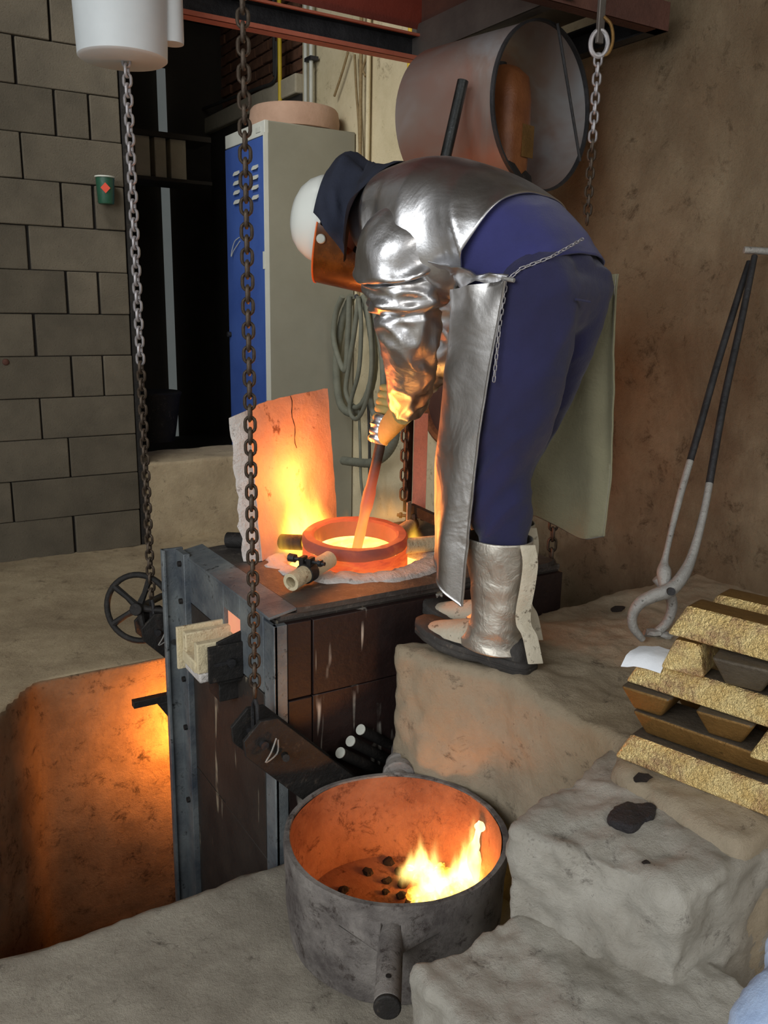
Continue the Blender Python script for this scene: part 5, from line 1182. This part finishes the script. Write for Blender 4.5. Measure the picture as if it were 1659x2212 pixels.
# silver back patch over the left knuckles
fa = (wrL-gL).normalized(); out = (fa-RODD*fa.dot(RODD)).normalized(); sd3 = RODD.cross(out).normalized(); sd3 = sd3 if sd3.dot(_fw) < 0 else -sd3
b = MB(); rings = []
for i in range(17):
    t = -0.046+0.092*i/16; rg = []
    for j in range(11):
        e_ = 18*abs(i-8)/8; a = R(-20+e_+(92-e_*1.6)*j/10); rg.append(gL+RODD*t+(out*math.cos(a)+sd3*math.sin(a))*(0.0485-0.0035*math.cos(2*math.pi*(t+0.034)/0.0225+math.pi)*(j/10)+0.003*ridge(Vector((i*.4, j*.5, 1)), 1)-0.006*(abs(i-8)/8)**3))
    rings.append(rg)
slab(b, rings, [[p+(gL-p).normalized()*0.002 for p in r] for r in rings]); obj('knuckle_guard', b, 'silver', g1, smooth=60)
# --- apron: silver outside, felt inside, wrapped round the front of the legs
tops = [W(-0.005, 0.205, 0.968), W(0.11, 0.205, 0.955), W(0.19, 0.12, 0.945), W(0.21, -0.03, 0.945), W(0.18, -0.16, 0.95), W(0.08, -0.21, 0.97), W(0.0, -0.225, 0.99), W(-0.045, -0.22, 1.0)]
mids = [W(0.048, 0.215, 0.60), W(0.16, 0.205, 0.60), W(0.225, 0.12, 0.60), W(0.26, -0.04, 0.60), W(0.25, -0.18, 0.60), W(0.14, -0.26, 0.60), W(0.01, -0.285, 0.61), W(-0.05, -0.285, 0.61)]
bots = [W(0.082, 0.215, 0.18), W(0.17, 0.20, 0.235), W(0.222, 0.12, 0.275), W(0.29, -0.05, 0.30), W(0.28, -0.20, 0.31), W(0.17, -0.27, 0.32), W(0.03, -0.285, 0.275), W(-0.045, -0.285, 0.29)]
f0 = []; NU, NV = 70, 60
rt = spline(tops, NU); rm = spline(mids, NU); rb_ = spline(bots, NU)
for j in range(NV):
    v = j/(NV-1); row = []
    for i in range(NU):
        p = rt[i]*(1-v)*(1-2*v)+rm[i]*4*v*(1-v)+rb_[i]*v*(2*v-1); u = i/(NU-1)
        c_ = W(0.05, -0.03, p.z); n = (p-c_).normalized()
        p = p+n*(0.010*math.sin(u*34+1.2*math.sin(v*5))*(0.25+v*0.5)+0.006*fbm(p, 6, 3)+0.02*math.exp(-v*9)*ridge(Vector((u*9, v*3, 0)), 1.0, 3)); row.append(p)
    f0.append(row)
b = MB(); n0 = len(f0); n1 = NU; inn = []
for row in f0: inn.append([p+(W(0.05, -0.03, p.z)-p).normalized()*0.004 for p in row])
vs = [p for r in f0 for p in r]; fs = [(j*n1+i, j*n1+i+1, (j+1)*n1+i+1, (j+1)*n1+i) for j in range(n0-1) for i in range(n1-1)]
b.add(vs, fs, 0); vs = [p for r in inn for p in r]; b.add(vs, fs, 1)
off = len(f0)*n1
for i in range(n1-1): b.f += [(i, i+1, off+i+1, off+i), ((n0-1)*n1+i, (n0-1)*n1+i+1, off+(n0-1)*n1+i+1, off+(n0-1)*n1+i)]; b.mi += [0, 0]
for j in range(n0-1): b.f += [(j*n1, (j+1)*n1, off+(j+1)*n1, off+j*n1), (j*n1+n1-1, (j+1)*n1+n1-1, off+(j+1)*n1+n1-1, off+j*n1+n1-1)]; b.mi += [0, 0]
ap = obj('apron', b, ['silver_apron', 'apron_in'], man, smooth=80)
obj('hem', MB().tube([r[0] for r in f0], 0.0035, 6), 'silver_apron', ap); obj('hem', MB().tube([r[-1] for r in f0], 0.0035, 6), 'apron_in', ap); obj('hem', MB().tube(f0[-1], 0.0035, 6), 'silver_apron', ap)
# bib of the apron across the belly
b = MB(); rows = []
for j in range(14):
    v = j/13; row = []
    for i in range(30):
        u = i/29; p = rt[int(u*(NU-1)*0.55)]; q = W(0.20+0.12*u, 0.235-0.33*u, 1.0-0.02*u); row.append(p.lerp(q, v)+Vector((0, 0, 0.01*ridge(Vector((u*5, v*4, 0)), 1))))
    rows.append(row)
slab(b, rows, [[p+Vector((0, 0, 0.003))-lF*0.003 for p in r] for r in rows]); obj('bib', b, 'silver', ap, smooth=80)
# --- apron chain
LA = linkmesh(0.0125, 0.0026, 0.009, 'apron_link', 'chain_zinc')
acn = bpy.data.objects.new('apron_chain', None); COL.objects.link(acn); acn.parent = man; k0 = tops[0]+lF*0.006
acn.location = k0-OM
chain(acn, [k0, W(-0.03, 0.190, 0.995), W(-0.075, 0.145, 1.02), W(-0.092, 0.08, 1.05), W(-0.09, 0.02, 1.07)], LA, 0.0125, 30)
chain(acn, [k0, k0+Vector((0, 0, -0.10))+fF*0.006+lF*0.01, k0+Vector((0, 0, -0.225))+fF*0.012+lF*0.014], LA, 0.0125, 30)
obj('chain_clip', MB().cyl(k0-fF*0.02, k0+fF*0.012+Vector((0, 0, .004)), 0.005, k=8), 'zinc', man)
# --- gaiters and boots
def leg_kit(ank, knee, lab):
    c = [(ank.x, ank.y)]; ax_ = (knee-ank); rings = []
    def cen(z): t = (z-ank.z)/(knee.z-ank.z); return ank+ax_*t
    keys = []
    for z, ra, rb, fo in ((0.345, 0.090, 0.078, 0.0), (0.30, 0.086, 0.075, 0.0), (0.20, 0.076, 0.066, 0.0), (0.14, 0.070, 0.062, 0.004), (0.105, 0.070, 0.062, 0.010), (0.075, 0.082, 0.062, 0.016), (0.05, 0.094, 0.062, 0.020)):
        p = cen(z) if z > 0.1 else ank+Vector((0, 0, z-0.1)); keys.append((p+fF*fo, fF, S, ra, ra*0.95, rb))
    b = loftpath(keys, 50, 56, lambda p, t, a: 0.009*ridge(Vector((p.x*5, p.y*5, p.z*24+p.x*6)), 1.0, 3)*(0.15+1.2*t*t)+0.003*fbm(p, 14, 3), 2.1)
    g = obj('gaiter', b, 'gaiter', man, smooth=80); sd = g.modifiers.new('s', 'SOLIDIFY'); sd.thickness = 0.003
    # instep flap over the toe
    rows = []
    for i in range(16):
        t = i/15; row = []
        for j in range(15):
            th = R(-92+184*j/14); w_ = (0.050-0.012*t*t)*(1-0.55*max(0, t-0.8)*5*0.5); h_ = 0.118-0.052*t-0.010*t*t
            c_ = ank+fF*(0.045+0.195*t); row.append(Vector((c_.x, c_.y, 0.056-0.006*t))+lF*(w_*1.05*math.sin(th))+Vector((0, 0, (h_-0.056+0.006*t)*max(0, math.cos(th))))+Vector((0, 0, 0.002*fbm((t*4, j*.5, 0), 1, 2))))
        rows.append(row)
    b = MB(); slab(b, rows, [[p+Vector((0, 0, -0.003)) for p in r] for r in rows]); obj('instep_flap', b, 'spat', g, smooth=80)
    # loose back strap, split at the heel
    bk = [cen(0.345)-fF*0.088+lF*0.02, cen(0.30)-fF*0.096+lF*0.02, cen(0.24)-fF*0.090+lF*0.022, cen(0.18)-fF*0.080+lF*0.024, ank-fF*0.080+lF*0.026+Vector((0, 0, 0.04)), ank-fF*0.10+lF*0.028+Vector((0, 0, 0.015)), ank-fF*0.122+lF*0.030+Vector((0, 0, -0.05))]
    P_ = spline(bk, 30); wv = (lF*0.6+fF*0.5).normalized()*0.024
    b = MB(); rows = [[p-wv*0.9+Vector((0, 0, .0)), p, p+wv*0.6] for p in P_]; slab(b, rows, [[q-fF*0.004 for q in r] for r in rows]); obj('back_strap', b, 'spat', g, smooth=80)
    # boot with thick sole
    secs = []
    for s_, w_, h_ in ((-0.088, 0.024, 0.055), (-0.075, 0.036, 0.085), (-0.04, 0.040, 0.10), (0.0, 0.040, 0.105), (0.05, 0.042, 0.098), (0.11, 0.048, 0.078), (0.17, 0.050, 0.062), (0.22, 0.044, 0.052), (0.245, 0.026, 0.040)):
        rg = []
        for j in range(20):
            a = 2*math.pi*j/20; x = math.cos(a); zz = math.sin(a)
            rg.append(Vector((ank.x, ank.y, 0))+fF*s_+lF*(w_*math.copysign(abs(x)**0.8, x))+Vector((0, 0, 0.03+max(-0.012, zz*(h_-0.03)) if zz > 0 else 0.03+zz*0.012)))
        secs.append(rg)
    b = MB().loft(secs); obj('boot', b, 'boot', man, smooth=60)
    out_ = []
    for s_, w_ in ((-0.10, 0.012), (-0.095, 0.030), (-0.07, 0.042), (-0.02, 0.041), (0.03, 0.041), (0.09, 0.048), (0.15, 0.055), (0.205, 0.050), (0.243, 0.036), (0.258, 0.014)): out_.append((s_, w_))
    poly = [(s_, w_) for s_, w_ in out_]+[(s_, -w_) for s_, w_ in reversed(out_)]
    def layer(z0, z1, gr): 
        q = [Vector((ank.x, ank.y, 0))+fF*(s_+(0.004*gr if s_ > 0 else -0.004*gr))+lF*(w_+math.copysign(0.004*gr, w_)) for s_, w_ in poly]
        return q
    b = MB(); rl_ = []
    for z_, gr in ((0.006, 0.2), (0.010, 1.0), (0.020, 1.0), (0.022, 0.3), (0.026, 0.3), (0.028, 1.0), (0.038, 1.0), (0.042, 0.2)):
        ar = [0.0 if s_ < 0.12 else (s_-0.12)*0.22 for s_, w_ in poly]
        hl = [z_ if (s_ < -0.0 or z_ > 0.012) else z_+0.006 if s_ < 0.06 else z_ for s_, w_ in poly]
        rl_.append([p+Vector((0, 0, hl[i]+ar[i])) for i, p in enumerate(layer(0, 0, gr))])
    b.loft(rl_); obj('sole', b, 'boot', man, smooth=50)
leg_kit(ankL, kneeL, 'l'); leg_kit(ankR, kneeR, 'r')
# --- helmet, visor, neck cape
prof = [(0.132, 0.0), (0.128, 0.006), (0.125, 0.02), (0.118, 0.045), (0.103, 0.072), (0.080, 0.094), (0.05, 0.108), (0.02, 0.114), (0.0005, 0.115)]
b = MB(); rings = []
for r_, h_ in prof:
    rings.append([hc+hup*(h_-0.012)+hface*(r_*1.04*math.cos(2*math.pi*i/48))+hleft*(r_*0.88*math.sin(2*math.pi*i/48)) for i in range(48)])
b.loft(rings, False, False); he = obj('helmet', b, 'helmet', man, smooth=80); sd = he.modifiers.new('s', 'SOLIDIFY'); sd.thickness = 0.003
rows = []; 
for i in range(15):
    t = i/14; row = []
    for j in range(33):
        lim = 88-34*t; a = R(-lim+2*lim*j/32); row.append(hc-hup*(0.006+0.205*t)+hface*(0.175*math.cos(a)+0.012)+hleft*(0.126*math.sin(a)))
    rows.append(row)
b = MB(); slab(b, rows, [[p+(hc-p).normalized()*0.002 for p in r] for r in rows]); vz = obj('visor', b, 'visor', man, smooth=60)
obj('visor_edge', MB().tube(rows[0], 0.003, 6), 'visor_edge', vz)
for s in (-1, 1):
    p = hc-hup*0.026+hleft*(s*0.119)+hface*0.062; obj('visor_knob', MB().cyl(p, p+hleft*s*0.012, 0.014, k=14), 'conduit', vz, bevel=0.003)
# cape: from the helmet's rear rim, humped over the nape, down on to the shoulders
def arc(c, up_, fc, lf, r1, r2, a0, a1, n, lift=0):
    return [c+fc*(r1*math.cos(R(a0+(a1-a0)*i/(n-1))))+lf*(r2*math.sin(R(a0+(a1-a0)*i/(n-1)))) for i in range(n)]
NC = 41
r0_ = arc(hc+hup*0.012, hup, hface, hleft, 0.139, 0.121, 92, 268, NC)
r1_ = arc(hc-hup*0.035, hup, hface, hleft, 0.165, 0.130, 82, 278, NC)
r2_ = arc(hc-hup*0.10-hface*0.01, hup, hface, hleft, 0.155, 0.138, 58, 302, NC)
nk = W(0.60, 0, 1.13); r3_ = arc(nk+hup*0.03, hup, hface, hleft, 0.13, 0.135, 38, 322, NC)
r4_ = arc(W(0.50, 0, 1.11), hup, (fF*0.25-Vector((0, 0, 1))).normalized(), lF, 0.155, 0.20, 75, 285, NC)
rows = []
base = [r0_, r1_, r2_, r3_, r4_]
for i in range(36):
    t = i/35; row = []
    for j in range(NC):
        vals = crom([tuple(r[j]) for r in base], 36)[i] if False else None
        row.append(None)
    rows.append(row)
for j in range(NC):
    colp = spline([r[j] for r in base], 36)
    for i in range(36):
        p = colp[i]; u = j/(NC-1); t = i/35; c_ = hc.lerp(nk, t)
        hump = 0.040*math.exp(-((u-0.5)/0.16)**2)*math.exp(-((t-0.22)/0.16)**2)
        fold = 0.015*math.sin(u*21+5*t)*min(1, t*4)+0.022*ridge(Vector((u*6, t*4, 2)), 1.0, 4)*min(1, t*3)
        rows[i][j] = p+(p-c_).normalized()*(fold+hump)
b = MB(); slab(b, rows, [[p+(hc.lerp(nk, i/35)-p).normalized()*0.003 for p in r] for i, r in enumerate(rows)])
obj('neck_cape', b, 'cape', man, smooth=80)
